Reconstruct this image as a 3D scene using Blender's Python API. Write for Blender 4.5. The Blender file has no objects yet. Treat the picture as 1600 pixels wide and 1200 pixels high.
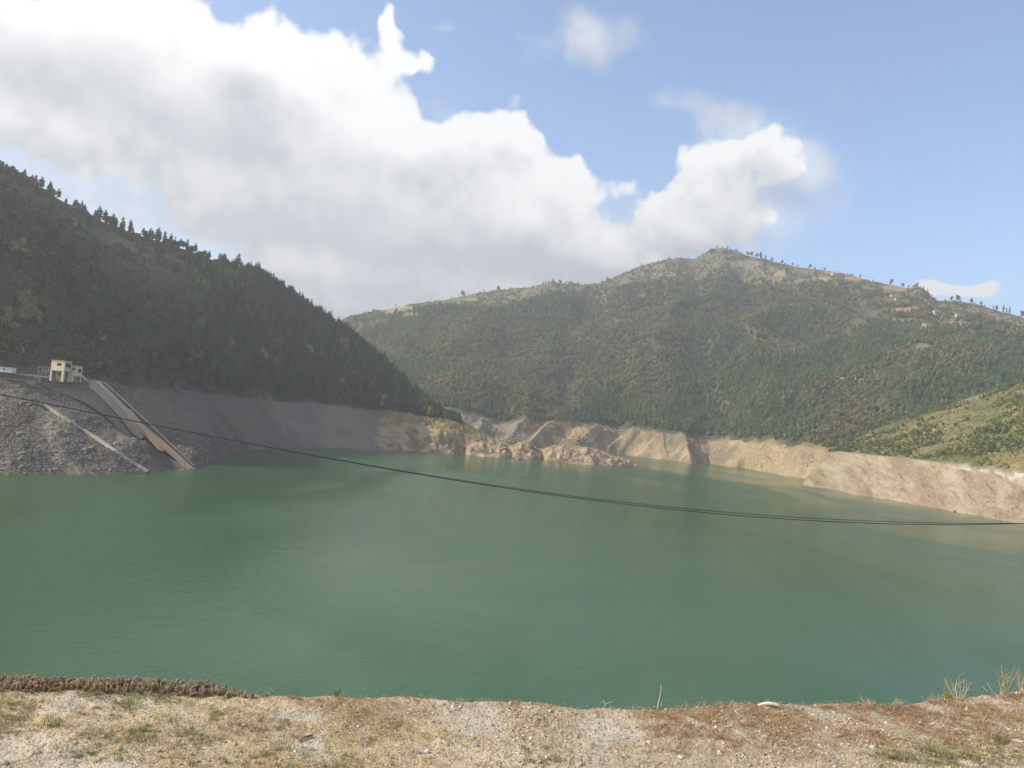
import bpy, bmesh, math, random
import numpy as np
from mathutils import Vector, Matrix
from mathutils.bvhtree import BVHTree

random.seed(7)
rng = np.random.default_rng(7)
S = bpy.context.scene
C = S.collection
R = math.radians

# ------------------------------------------------------------ camera
HC = 45.0                       # eye height above the lake
FPX = 1250.0                    # focal length in photo pixels (1600 wide)
PITCH = math.atan(50 / 1250.0)
ROLL = math.atan(0.093)
cam_d = bpy.data.cameras.new('camera')
cam = bpy.data.objects.new('camera', cam_d)
C.objects.link(cam)
S.camera = cam
cam_d.sensor_width = 36
cam_d.lens = 36 * FPX / 1600
cam_d.clip_start = 0.1
cam_d.clip_end = 20000
_f = Vector((0, math.cos(PITCH), math.sin(PITCH)))
_u0 = Vector((0, -math.sin(PITCH), math.cos(PITCH)))
_x = Vector((1, 0, 0))
_r = _x * math.cos(ROLL) + _u0 * math.sin(ROLL)
_u = _u0 * math.cos(ROLL) - _x * math.sin(ROLL)
M = Matrix((_r, _u, -_f)).transposed().to_4x4()
M.translation = Vector((0, 0, HC))
cam.matrix_world = M
S.render.resolution_x = 1024
S.render.resolution_y = 768

# ------------------------------------------------------------ light, exposure
SUN_AZ = -100.0                 # degrees clockwise from +Y
SUN_EL = 36.0
SUN_STRENGTH = 3.6
SKY_STRENGTH = 0.15
HAZE = 0.00023
S.view_settings.view_transform = 'Standard'
S.view_settings.look = 'None'
S.view_settings.gamma = 1
S.view_settings.use_curve_mapping = False
S.view_settings.exposure = 0.8
sd = Vector((math.cos(R(SUN_EL)) * math.sin(R(SUN_AZ)), math.cos(R(SUN_EL)) * math.cos(R(SUN_AZ)), math.sin(R(SUN_EL))))
sun_d = bpy.data.lights.new('sun', 'SUN')
sun_d.energy = SUN_STRENGTH
sun_d.angle = R(0.53)
sun_d.color = (1.0, 0.88, 0.70)
sun = bpy.data.objects.new('sun', sun_d)
sun.rotation_euler = sd.to_track_quat('Z', 'Y').to_euler()
sun.location = sd * 100 + Vector((0, 0, 700))
C.objects.link(sun)

S.render.engine = 'CYCLES'
cy = S.cycles
cy.use_denoising = True
cy.use_adaptive_sampling = True
cy.adaptive_threshold = 0.02
cy.max_bounces = 6
cy.diffuse_bounces = 2
cy.glossy_bounces = 2
cy.transmission_bounces = 2
cy.transparent_max_bounces = 6
cy.volume_bounces = 0
cy.caustics_reflective = False
cy.caustics_refractive = False


def ray(px, py):
    return (_f * FPX + _r * (px - 800) + _u * (600 - py)).normalized()


def pt(px, py, r):
    d = ray(px, py)
    k = r / math.hypot(d.x, d.y)
    return Vector((0, 0, HC)) + d * k


def azel(px, py):
    d = ray(px, py)
    return math.atan2(d.x, d.y), math.asin(d.z)


# ------------------------------------------------------------ node helper
class NT:
    def __init__(s, tree):
        s.t = tree
        s.n = tree.nodes
        s.l = tree.links

    def new(s, typ, **kw):
        n = s.n.new(typ)
        for k, v in kw.items():
            setattr(n, k, v)
        return n

    def put(s, sock, v):
        if v is None:
            return
        if hasattr(v, 'is_linked'):
            s.l.new(v, sock)
        else:
            if sock.type == 'RGBA' and hasattr(v, '__len__') and len(v) == 3:
                v = (*v, 1)
            sock.default_value = v

    def math(s, op, a, b=None, c=None, clamp=False):
        n = s.new('ShaderNodeMath', operation=op, use_clamp=clamp)
        s.put(n.inputs[0], a)
        s.put(n.inputs[1], b)
        s.put(n.inputs[2], c)
        return n.outputs[0]

    def vmath(s, op, a, b=None, c=None):
        n = s.new('ShaderNodeVectorMath', operation=op)
        s.put(n.inputs[0], a)
        s.put(n.inputs[1], b)
        s.put(n.inputs[2], c)
        return n.outputs['Value'] if op in ('DOT_PRODUCT', 'LENGTH') else n.outputs[0]

    def mix(s, f, a, b, mode='MIX'):
        n = s.new('ShaderNodeMix', data_type='RGBA', blend_type=mode)
        s.put(n.inputs[0], f)
        s.put(n.inputs[6], a)
        s.put(n.inputs[7], b)
        return n.outputs[2]

    def ramp(s, f, lo, hi, a=0.0, b=1.0, smooth=True):
        n = s.new('ShaderNodeMapRange', interpolation_type='SMOOTHSTEP' if smooth else 'LINEAR')
        s.put(n.inputs[0], f)
        n.inputs[1].default_value = lo
        n.inputs[2].default_value = hi
        n.inputs[3].default_value = a
        n.inputs[4].default_value = b
        return n.outputs[0]

    def noise(s, vec, scale, detail=4, rough=0.55, dist=0.0, out=0):
        n = s.new('ShaderNodeTexNoise')
        s.put(n.inputs['Vector'], vec)
        n.inputs['Scale'].default_value = scale
        n.inputs['Detail'].default_value = detail
        n.inputs['Roughness'].default_value = rough
        n.inputs['Distortion'].default_value = dist
        return n.outputs[out]

    def voro(s, vec, scale, feature='F1', out=0):
        n = s.new('ShaderNodeTexVoronoi', feature=feature)
        s.put(n.inputs['Vector'], vec)
        n.inputs['Scale'].default_value = scale
        return n.outputs[out]


# ------------------------------------------------------------ sky with clouds
W = bpy.data.worlds.new('World')
S.world = W
W.use_nodes = True
W.node_tree.nodes.clear()
wt = NT(W.node_tree)


def cloud_group():
    g = bpy.data.node_groups.new('cloud_field', 'ShaderNodeTree')
    g.interface.new_socket('dir', in_out='INPUT', socket_type='NodeSocketVector')
    g.interface.new_socket('thick', in_out='OUTPUT', socket_type='NodeSocketFloat')
    g.interface.new_socket('thin', in_out='OUTPUT', socket_type='NodeSocketFloat')
    g.interface.new_socket('body', in_out='OUTPUT', socket_type='NodeSocketFloat')
    g.interface.new_socket('glow', in_out='OUTPUT', socket_type='NodeSocketFloat')
    t = NT(g)
    gi = t.new('NodeGroupInput')
    go = t.new('NodeGroupOutput')
    d = t.vmath('NORMALIZE', gi.outputs[0])
    # wind-torn edges: warp the direction a little
    wv = t.noise(d, 11, 4, 0.6, out=1)
    wv = t.vmath('SUBTRACT', wv, (0.5, 0.5, 0.5))
    dw = t.vmath('MULTIPLY_ADD', wv, (0.036, 0.036, 0.036), d)
    sep = t.new('ShaderNodeSeparateXYZ')
    t.put(sep.inputs[0], dw)
    az = t.math('ARCTAN2', sep.outputs[0], sep.outputs[1])
    el = t.math('ARCSINE', sep.outputs[2])
    com = t.new('ShaderNodeCombineXYZ')
    t.put(com.inputs[0], az)
    t.put(com.inputs[1], el)
    p = com.outputs[0]

    def blobs(lst):
        acc = None
        for (x, y, rx, ry, w) in lst:
            a, e = azel(x, y)
            cosr = math.cos(math.atan((x - 800) / FPX))
            sx, sy = FPX / (rx * cosr), FPX / (ry * math.sqrt(cosr))
            q = t.vmath('MULTIPLY_ADD', p, (sx, sy, 0), (-a * sx, -e * sy, 0))
            d2 = t.vmath('DOT_PRODUCT', q, q)
            ex = t.math('POWER', 0.5, d2)
            if acc is None:
                acc = t.math('MULTIPLY', ex, w)
            else:
                acc = t.math('MULTIPLY_ADD', ex, w, acc)
        return acc

    thick = [
        (-150, 95, 190, 110, 1), (30, 95, 150, 85, 1), (150, 60, 80, 60, .8), (240, 40, 70, 60, 1), (265, 100, 50, 45, .7),
        (250, 170, 150, 90, 1), (130, 180, 90, 32, .6), (395, 85, 42, 34, .9), (440, 95, 46, 42, .7), (500, 120, 42, 42, .8), (524, 100, 22, 22, .5),
        (420, 200, 110, 90, 1), (560, 170, 60, 60, .9), (600, 178, 22, 24, .6), (645, 228, 52, 42, .75),
        (560, 290, 150, 90, 1), (355, 285, 95, 55, 1), (735, 215, 42, 26, .7), (800, 215, 38, 30, .8), (840, 215, 18, 16, .5),
        (760, 270, 90, 50, 1), (885, 285, 30, 40, .9), (850, 320, 70, 45, .9), (700, 370, 150, 60, 1),
        (520, 400, 140, 55, 1), (880, 375, 70, 36, .8), (960, 390, 60, 30, .7), (760, 450, 200, 45, .9), (560, 480, 150, 45, .8),
        (1000, 410, 60, 22, .7), (1110, 240, 34, 26, .7), (1160, 235, 30, 22, .6), (1218, 228, 42, 36, .95), (1228, 268, 36, 22, .75),
        (1105, 290, 42, 36, .9), (1080, 340, 48, 40, .9), (1150, 320, 46, 40, .7), (1150, 370, 80, 30, .8),
        (985, 298, 22, 16, .75), (1020, 325, 22, 14, .5), (1030, 370, 40, 24, .6),
        (604, 20, 11, 18, .8), (612, 62, 15, 22, .85), (634, 98, 20, 14, .75), (672, 96, 20, 13, .7), (678, 134, 9, 16, .5),
        (1500, 452, 44, 11, .85), (1550, 447, 30, 13, .85), (1462, 456, 20, 9, .7),
    ]
    thin = [
        (905, 40, 40, 26, .9), (930, 85, 34, 26, .7), (860, 70, 40, 22, .4), (985, 48, 26, 18, .55), (1060, 150, 40, 18, .6), (1150, 188, 36, 14, .8),
        (1100, 165, 30, 14, .4), (692, 47, 14, 7, .6), (1180, 260, 110, 60, .8), (1180, 360, 90, 60, .7), (1250, 260, 50, 30, .5), (690, 170, 40, 20, .4),
        (960, 350, 60, 50, .6), (60, 262, 220, 60, .95), (260, 340, 120, 40, .7), (1500, 462, 90, 22, .5),
    ]
    B = blobs(thick)
    Bt = blobs(thin)
    # other cloud fields outside the picture
    side = t.noise(d, 2.2, 3, 0.5)
    front = t.ramp(sep.outputs[1], 0.35, 0.6, 1, 0)
    oth = t.math('MULTIPLY', t.ramp(side, 0.46, 0.62), front)
    B = t.math('MULTIPLY_ADD', oth, 1.2, B)
    n1 = t.noise(d, 14, 12, 0.6, 0.2)
    n1 = t.math('SUBTRACT', n1, 0.5)
    v1 = t.voro(t.vmath('MULTIPLY_ADD', wv, (0.05, 0.05, 0.05), d), 26, 'SMOOTH_F1')
    v1 = t.math('SUBTRACT', 0.45, v1)
    v2 = t.voro(t.vmath('MULTIPLY_ADD', wv, (0.03, 0.03, 0.03), d), 60, 'SMOOTH_F1')
    v2 = t.math('SUBTRACT', 0.45, v2)
    det = t.math('MULTIPLY_ADD', n1, 1.8, t.math('MULTIPLY_ADD', v1, 0.65, t.math('MULTIPLY', v2, 0.42)))
    Bc = t.math('MINIMUM', B, 2.2)
    F = t.math('ADD', Bc, det)
    n3 = t.noise(d, 22, 9, 0.62, 0.3)
    Ft = t.math('ADD', Bt, t.math('MULTIPLY_ADD', n3, 1.6, -0.8))
    t.put(go.inputs[0], F)
    t.put(go.inputs[1], Ft)
    t.put(go.inputs[2], B)
    # sunlit towers and thick shaded bellies of the cloud mass
    towers = [(90, 35, 60, 30, .5), (225, 35, 70, 45, .6), (270, 120, 60, 40, .5), (400, 75, 55, 30, .6), (500, 130, 60, 55, .6), (470, 100, 50, 34, .4), (590, 215, 60, 50, .6), (700, 225, 70, 34, .5),
              (815, 215, 40, 24, .5), (880, 285, 40, 45, .6), (820, 320, 60, 30, .45), (740, 310, 50, 26, .3), (180, 258, 60, 24, .35), (40, 190, 70, 30, .35), (1085, 290, 40, 30, .5), (1110, 350, 40, 24, .4), (1215, 225, 45, 30, .5),
              (610, 60, 30, 60, .6), (660, 110, 50, 30, .5), (980, 298, 30, 20, .3), (470, 420, 70, 14, .3), (640, 445, 60, 12, .2), (290, 300, 60, 20, .2),
              (60, 110, 90, 40, -.5), (200, 165, 100, 34, -.45), (370, 165, 70, 34, -.55), (420, 250, 110, 30, -.35), (330, 225, 80, 26, -.3), (620, 400, 170, 40, -.55), (520, 340, 130, 30, -.4), (820, 410, 120, 26, -.4),
              (690, 300, 60, 26, -.3), (1170, 320, 60, 50, -.3), (640, 470, 160, 20, -.4), (900, 440, 120, 20, -.3)]
    t.put(go.inputs[3], blobs(towers))
    return g


CG = cloud_group()
tc = wt.new('ShaderNodeTexCoord')
D = tc.outputs['Generated']
g0 = wt.new('ShaderNodeGroup')
g0.node_tree = CG
wt.put(g0.inputs[0], D)
# second reading of the field, a step towards the light, shades the billows
g1 = wt.new('ShaderNodeGroup')
g1.node_tree = CG
wt.put(g1.inputs[0], wt.vmath('ADD', D, (0.010, 0.0, 0.030)))
F0, T0, B0, L0_ = g0.outputs
F1 = g1.outputs[0]
dif = wt.math('SUBTRACT', F0, F1)
rim = wt.math('MULTIPLY_ADD', wt.ramp(B0, 0.5, 3.4), -0.22, 0.54)
edg = wt.ramp(F0, 0.8, 2.3, 0.70, 0.32)
det_ = wt.math('SUBTRACT', F0, wt.math('MINIMUM', B0, 2.2))
rim = wt.math('MULTIPLY_ADD', det_, 0.16, rim)
rim = wt.math('MULTIPLY_ADD', L0_, 0.58, rim)
lit = wt.math('MULTIPLY_ADD', dif, edg, rim, clamp=True)
sepd = wt.new('ShaderNodeSeparateXYZ')
wt.put(sepd.inputs[0], D)
ccol = wt.mix(lit, (0.53, 0.56, 0.605), (1.0, 1.0, 0.985))
mask = wt.ramp(F0, 0.54, 0.92)
mthin = wt.math('MULTIPLY', wt.ramp(T0, 0.15, 1.1), 0.60)
mask = wt.math('MAXIMUM', mask, mthin)
sky = wt.new('ShaderNodeTexSky', sky_type='NISHITA')
sky.sun_disc = False
sky.sun_elevation = R(SUN_EL)
sky.sun_rotation = R(SUN_AZ)
sky.air_density = 1.0
sky.dust_density = 3.0
sky.ozone_density = 1.6
sky.altitude = 1500
bg1 = wt.new('ShaderNodeBackground')
wt.put(bg1.inputs[0], sky.outputs[0])
bg1.inputs[1].default_value = SKY_STRENGTH
bg2 = wt.new('ShaderNodeBackground')
wt.put(bg2.inputs[0], ccol)
bg2.inputs[1].default_value = 0.64
ms = wt.new('ShaderNodeMixShader')
wt.put(ms.inputs[0], mask)
wt.put(ms.inputs[1], bg1.outputs[0])
wt.put(ms.inputs[2], bg2.outputs[0])
wo = wt.new('ShaderNodeOutputWorld')
wt.put(wo.inputs[0], ms.outputs[0])
W.cycles.sampling_method = 'MANUAL'
W.cycles.sample_map_resolution = 512

# ------------------------------------------------------------ numpy noise
_tabs = {}


def vnoise(x, y, seed=0):
    if seed not in _tabs:
        _tabs[seed] = np.random.default_rng(1000 + seed).random((256, 256))
    T = _tabs[seed]
    xi = np.floor(x).astype(np.int64)
    yi = np.floor(y).astype(np.int64)
    fx = x - xi
    fy = y - yi
    fx = fx * fx * fx * (fx * (fx * 6 - 15) + 10)
    fy = fy * fy * fy * (fy * (fy * 6 - 15) + 10)
    a = T[xi & 255, yi & 255]
    b = T[(xi + 1) & 255, yi & 255]
    c = T[xi & 255, (yi + 1) & 255]
    d = T[(xi + 1) & 255, (yi + 1) & 255]
    return (a * (1 - fx) + b * fx) * (1 - fy) + (c * (1 - fx) + d * fx) * fy


def fbm(x, y, scale, octv=5, seed=0, gain=0.5, ridged=False):
    x = np.asarray(x, float) / scale
    y = np.asarray(y, float) / scale
    s = 0
    a = 1.0
    tot = 0
    for o in range(octv):
        c, sn = math.cos(o * 1.1 + 0.4), math.sin(o * 1.1 + 0.4)
        n = vnoise(x * c - y * sn + 17.3 * o, x * sn + y * c + 5.1 * o, seed + o)
        if ridged:
            n = 1 - abs(2 * n - 1)
        s = s + a * n
        tot += a
        a *= gain
        x = x * 2.03
        y = y * 2.03
    return s / tot            # 0..1, mean about .5


def sstep(x, a, b):
    t = np.clip((x - a) / (b - a), 0, 1)
    return t * t * (3 - 2 * t)


def lerp3(a, b, t):
    return np.asarray(a) * (1 - t[..., None]) + np.asarray(b) * t[..., None]


# ------------------------------------------------------------ object helpers
def tag(o, label=None, cat=None, group=None, kind=None):
    if label:
        o['label'] = label
    if cat:
        o['category'] = cat
    if group:
        o['group'] = group
    if kind:
        o['kind'] = kind
    return o


def mesh_np(name, V, Fq, mats, smooth=True, col=None, matidx=None):
    """V (n,3), Fq (m,4) or (m,3)"""
    me = bpy.data.meshes.new(name)
    V = np.asarray(V, np.float32)
    Fq = np.asarray(Fq, np.int32)
    k = Fq.shape[1]
    me.vertices.add(len(V))
    me.vertices.foreach_set('co', V.ravel())
    me.loops.add(Fq.size)
    me.loops.foreach_set('vertex_index', Fq.ravel())
    me.polygons.add(len(Fq))
    me.polygons.foreach_set('loop_start', np.arange(0, Fq.size, k, dtype=np.int32))
    me.polygons.foreach_set('loop_total', np.full(len(Fq), k, np.int32))
    if smooth:
        me.polygons.foreach_set('use_smooth', np.ones(len(Fq), bool))
    if matidx is not None:
        me.polygons.foreach_set('material_index', np.asarray(matidx, np.int32))
    me.update(calc_edges=True)
    me.validate()
    if col is not None:
        at = me.attributes.new('tint', 'FLOAT_COLOR', 'POINT')
        c4 = np.ones((len(V), 4), np.float32)
        c4[:, :3] = col
        at.data.foreach_set('color', c4.ravel())
    for m in (mats if isinstance(mats, (list, tuple)) else [mats]):
        me.materials.append(m)
    return me


def link(name, me, parent=None, loc=None):
    o = bpy.data.objects.new(name, me)
    C.objects.link(o)
    if parent:
        o.parent = parent
    if loc is not None:
        o.location = loc
    return o


def empty(name, loc=(0, 0, 0), rz=0):
    o = bpy.data.objects.new(name, None)
    o.empty_display_size = 0.3
    C.objects.link(o)
    o.location = loc
    o.rotation_euler.z = rz
    return o


# ------------------------------------------------------------ materials
def mat(name):
    m = bpy.data.materials.new(name)
    m.use_nodes = True
    m.node_tree.nodes.clear()
    t = NT(m.node_tree)
    b = t.new('ShaderNodeBsdfPrincipled')
    o = t.new('ShaderNodeOutputMaterial')
    t.put(o.inputs[0], b.outputs[0])
    return m, t, b, o


def bump(t, b, h, strength=0.5, dist=0.1):
    n = t.new('ShaderNodeBump')
    n.inputs['Strength'].default_value = strength
    n.inputs['Distance'].default_value = dist
    t.put(n.inputs['Height'], h)
    t.put(b.inputs['Normal'], n.outputs[0])


def terrain_mat(name, fine, bumpd, contrast=0.5, speck=0.0):
    m, t, b, o = mat(name)
    at = t.new('ShaderNodeAttribute', attribute_name='tint')
    geo = t.new('ShaderNodeNewGeometry')
    P = geo.outputs['Position']
    n = t.noise(P, fine, 8, 0.65)
    n2 = t.noise(P, fine * 0.13, 5, 0.6)
    k = t.math('MULTIPLY_ADD', n, contrast * 2, 1 - contrast)
    k2 = t.math('MULTIPLY_ADD', n2, contrast, 1 - contrast / 2)
    k = t.math('MULTIPLY', k, k2)
    cc = t.new('ShaderNodeCombineColor')
    for i in range(3):
        t.put(cc.inputs[i], k)
    col = t.mix(1.0, at.outputs['Color'], cc.outputs[0], 'MULTIPLY')
    if speck:
        v = t.voro(P, fine * 2.5, 'F1', 1)
        sp = t.new('ShaderNodeSeparateColor')
        t.put(sp.inputs[0], v)
        f = t.math('MULTIPLY', t.ramp(sp.outputs[0], 0.8, 0.95), speck)
        col = t.mix(f, col, (0.42, 0.38, 0.32))
        f = t.math('MULTIPLY', t.ramp(sp.outputs[1], 0.8, 0.9), speck)
        col = t.mix(f, col, (0.06, 0.055, 0.045))
    t.put(b.inputs['Base Color'], col)
    b.inputs['Roughness'].default_value = 0.95
    b.inputs['Specular IOR Level'].default_value = 0.15
    bump(t, b, n, 0.8, bumpd)
    return m


def simple(name, col, rough=0.8, nscale=3.0, amt=0.25, bd=0.0, metal=0.0, obj=True, streak=False):
    m, t, b, o = mat(name)
    tcn = t.new('ShaderNodeTexCoord')
    P = tcn.outputs['Object'] if obj else t.new('ShaderNodeNewGeometry').outputs['Position']
    if streak:
        P = t.vmath('MULTIPLY', P, (1, 1, 0.12))
    n = t.noise(P, nscale, 6, 0.6)
    k = t.math('MULTIPLY_ADD', n, amt * 2, 1 - amt)
    cc = t.new('ShaderNodeCombineColor')
    for i in range(3):
        t.put(cc.inputs[i], k)
    c = t.mix(1.0, col, cc.outputs[0], 'MULTIPLY')
    t.put(b.inputs['Base Color'], c)
    b.inputs['Roughness'].default_value = rough
    b.inputs['Metallic'].default_value = metal
    if bd:
        bump(t, b, n, 0.6, bd)
    return m


def leafy(name, cols, trans=0.15, rough=0.7, nscale=0.35, va=1.3, vb=0.6):
    """foliage: colour picked per instance plus a slow change over the hill"""
    m, t, b, o = mat(name)
    oi = t.new('ShaderNodeObjectInfo')
    geo = t.new('ShaderNodeNewGeometry')
    r = oi.outputs['Random']
    cr = t.new('ShaderNodeValToRGB')
    els = cr.color_ramp.elements
    while len(els) < len(cols):
        els.new(0.5)
    for i, c in enumerate(cols):
        els[i].position = i / (len(cols) - 1)
        els[i].color = (*c, 1)
    big = t.noise(oi.outputs['Location'], 0.012, 3, 0.5)
    f = t.math('MULTIPLY_ADD', t.ramp(big, 0.3, 0.7, smooth=False), 0.55, t.math('MULTIPLY', r, 0.45), clamp=True)
    t.put(cr.inputs[0], f)
    n = t.noise(geo.outputs['Position'], nscale, 5, 0.6)
    k = t.math('MULTIPLY_ADD', n, 0.9, 0.55)
    wn = t.new('ShaderNodeTexWhiteNoise', noise_dimensions='3D')
    t.put(wn.inputs[0], oi.outputs['Location'])
    k = t.math('MULTIPLY', k, t.math('MULTIPLY_ADD', t.math('POWER', wn.outputs[0], 2.0), va, vb))
    cc = t.new('ShaderNodeCombineColor')
    for i in range(3):
        t.put(cc.inputs[i], k)
    c = t.mix(1.0, cr.outputs[0], cc.outputs[0], 'MULTIPLY')
    t.put(b.inputs['Base Color'], c)
    b.inputs['Roughness'].default_value = rough
    b.inputs['Specular IOR Level'].default_value = 0.2
    if trans:
        tr = t.new('ShaderNodeBsdfTranslucent')
        t.put(tr.inputs[0], c)
        mx = t.new('ShaderNodeMixShader')
        mx.inputs[0].default_value = trans
        t.put(mx.inputs[1], b.outputs[0])
        t.put(mx.inputs[2], tr.outputs[0])
        t.put(o.inputs[0], mx.outputs[0])
    return m


M_band = terrain_mat('bare_slope', 0.45, 0.9, 0.45, 0.25)
M_far = terrain_mat('mountain_ground', 0.16, 1.6, 0.45)
M_bank = terrain_mat('rocky_bank', 0.5, 0.9, 0.42, 0.35)
M_rubble_ground = terrain_mat('rubble_slope', 0.9, 0.6, 0.45, 0.6)
M_bark = simple('bark', (0.09, 0.065, 0.045), 0.9, 2.0)
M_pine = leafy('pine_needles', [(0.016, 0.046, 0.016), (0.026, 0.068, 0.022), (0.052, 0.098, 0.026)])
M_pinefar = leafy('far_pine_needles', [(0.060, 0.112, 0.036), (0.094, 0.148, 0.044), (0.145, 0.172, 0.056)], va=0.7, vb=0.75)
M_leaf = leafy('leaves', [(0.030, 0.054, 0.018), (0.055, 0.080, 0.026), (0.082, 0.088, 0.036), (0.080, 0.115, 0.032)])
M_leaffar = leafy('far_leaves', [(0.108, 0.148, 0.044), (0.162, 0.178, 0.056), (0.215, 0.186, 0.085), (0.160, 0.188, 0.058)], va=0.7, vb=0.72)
M_dryleaf = leafy('dry_leaves', [(0.12, 0.10, 0.05), (0.10, 0.085, 0.045), (0.15, 0.12, 0.06)])
M_palel = leafy('pale_leaves', [(0.13, 0.16, 0.055), (0.17, 0.175, 0.075), (0.13, 0.18, 0.05)])
M_shrub = leafy('shrub_leaves', [(0.115, 0.150, 0.028), (0.170, 0.180, 0.038), (0.090, 0.130, 0.026), (0.205, 0.185, 0.055)])
M_conc = simple('concrete', (0.38, 0.35, 0.28), 0.9, 0.5, 0.3, 0.05, streak=True)
M_conc_dark = simple('weathered_concrete', (0.17, 0.16, 0.14), 0.9, 0.35, 0.35, 0.05, streak=True)
M_conc_rust = simple('silt_stained_concrete', (0.42, 0.31, 0.21), 0.9, 0.25, 0.25, 0.03)
M_channel = simple('channel_lining', (0.035, 0.037, 0.042), 0.7, 0.6, 0.25)
M_cream = simple('cream_render', (0.60, 0.53, 0.38), 0.85, 0.8, 0.12, streak=True)
M_white = simple('white_paint', (0.70, 0.70, 0.68), 0.7, 1.0, 0.1)
M_glass = simple('dark_glass', (0.02, 0.022, 0.024), 0.25, 1.0, 0.1)
M_steel = simple('galvanised_steel', (0.30, 0.31, 0.31), 0.5, 4.0, 0.2, metal=0.6)
M_rustp = simple('rusty_paint', (0.35, 0.16, 0.06), 0.8, 4.0, 0.3)
M_roof = simple('grey_roof_sheet', (0.30, 0.31, 0.33), 0.6, 1.0, 0.2)
M_brown_wall = simple('earth_plaster', (0.38, 0.26, 0.17), 0.9, 1.0, 0.2)
M_rock = simple('grey_rock', (0.175, 0.16, 0.135), 0.9, 1.2, 0.35, 0.05)
M_tanrock = simple('tan_rock', (0.42, 0.33, 0.23), 0.9, 1.2, 0.3, 0.05)
M_cable = simple('black_cable', (0.012, 0.012, 0.014), 0.6, 20, 0.1)

# ------------------------------------------------------------ terrain layers
HORPX = lambda px: 650 + 0.093 * (px - 800)


def Wp(px, py):
    d = ray(px, py)
    k = -HC / d.z
    return (math.atan2(d.x, d.y), k * math.hypot(d.x, d.y), 0.0)


def Pp(px, py, r):
    q = pt(px, py, r)
    return (math.atan2(q.x, q.y), r, q.z)


def Ap(azd, r, z):
    return (R(azd), r, z)


def px_of_az(az):
    return 800 + FPX * np.tan(az) / math.cos(ROLL) * 1.0


class Layer:
    """a hill given by lines of (azimuth, distance, height) from its foot to behind its crest"""

    def __init__(s, name, az0, az1, naz, lines, counts, relief, tint, material, smooth_px=3, gap=1.0, tvals=None, rs=0):
        az = np.linspace(R(az0), R(az1), naz)
        Rr, Zz = [], []
        for ln in lines:
            ln = sorted(ln)
            a = [q[0] for q in ln]
            rr = np.interp(az, a, [q[1] for q in ln])
            zz = np.interp(az, a, [q[2] for q in ln])
            k = np.hanning(smooth_px * 2 + 3)
            k /= k.sum()
            pad = len(k) // 2
            rr = np.convolve(np.pad(rr, pad, 'edge'), k, 'valid')
            zz = np.convolve(np.pad(zz, pad, 'edge'), k, 'valid')
            if rs:
                k = np.hanning(rs * 2 + 3)
                k /= k.sum()
                rr = np.convolve(np.pad(rr, rs + 1, 'edge'), k, 'valid')
            Rr.append(rr)
            Zz.append(zz)
        for i in range(1, len(Rr)):
            Rr[i] = np.maximum(Rr[i], Rr[i - 1] + gap)
        rows_r, rows_z, ts = [], [], []
        for i, n in enumerate(counts):
            last = i == len(counts) - 1
            for j in range(n + (1 if last else 0)):
                f = j / n
                rows_r.append(Rr[i] * (1 - f) + Rr[i + 1] * f)
                rows_z.append(Zz[i] * (1 - f) + Zz[i + 1] * f)
                ts.append(i + f if tvals is None else tvals[i] * (1 - f) + tvals[i + 1] * f)
        r = np.array(rows_r)
        z = np.array(rows_z)
        t = np.array(ts)[:, None] * np.ones_like(r)
        A = az[None, :] * np.ones_like(r)
        X = r * np.sin(A)
        Y = r * np.cos(A)
        px = px_of_az(A)
        dz, dr = relief(X, Y, z, t, px)
        z = z + dz
        X = X + dr * np.sin(A)
        Y = Y + dr * np.cos(A)
        s.X, s.Y, s.Z, s.t, s.px = X, Y, z, t, px
        nr, nc = X.shape
        s.shape = (nr, nc)
        V = np.stack([X, Y, z], -1).reshape(-1, 3)
        idx = np.arange(nr * nc).reshape(nr, nc)
        Fq = np.stack([idx[:-1, :-1], idx[:-1, 1:], idx[1:, 1:], idx[1:, :-1]], -1).reshape(-1, 4)
        gz = np.gradient(z, axis=0) / np.maximum(np.hypot(np.gradient(X, axis=0), np.gradient(Y, axis=0)), 1e-3)
        s.V, s.F = V, Fq
        col = tint(X, Y, z, t, px, gz)
        s.col = col
        me = mesh_np(name, V, Fq, material, True, col.reshape(-1, 3))
        s.o = link(name, me)
        tag(s.o, kind='structure')
        s._bvh = None
        # cell areas for scattering
        a = V.reshape(nr, nc, 3)
        e1 = a[1:, :-1, :2] - a[:-1, :-1, :2]
        e2 = a[:-1, 1:, :2] - a[:-1, :-1, :2]
        s.area = abs(e1[..., 0] * e2[..., 1] - e1[..., 1] * e2[..., 0])

    def bvh(s):
        if s._bvh is None:
            s._bvh = BVHTree.FromPolygons(s.V.tolist(), s.F.tolist())
        return s._bvh

    def hit(s, px, py):
        h = s.bvh().ray_cast(Vector((0, 0, HC)), ray(px, py))
        return h[0]

    def down(s, x, y):
        h = s.bvh().ray_cast(Vector((x, y, 2000)), Vector((0, 0, -1)))
        return h[0]

    def scatter(s, n, dens):
        """n positions, density(X,Y,Z,t,px) in 0..1 weighting"""
        w = s.area * dens(s.X, s.Y, s.Z, s.t, s.px)[:-1, :-1]
        cw = np.cumsum(w.ravel())
        if cw[-1] <= 0:
            return np.zeros((0, 3)), np.zeros(0), np.zeros(0)
        c = np.searchsorted(cw, rng.random(n) * cw[-1])
        c = np.minimum(c, w.size - 1)
        i, j = np.divmod(c, w.shape[1])
        u = rng.random(n)
        v = rng.random(n)
        G = s.V.reshape(*s.shape, 3)
        p = (G[i, j] * ((1 - u) * (1 - v))[:, None] + G[i + 1, j] * (u * (1 - v))[:, None]
             + G[i, j + 1] * ((1 - u) * v)[:, None] + G[i + 1, j + 1] * (u * v)[:, None])
        return p, s.t[i, j], s.px[i, j]


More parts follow.
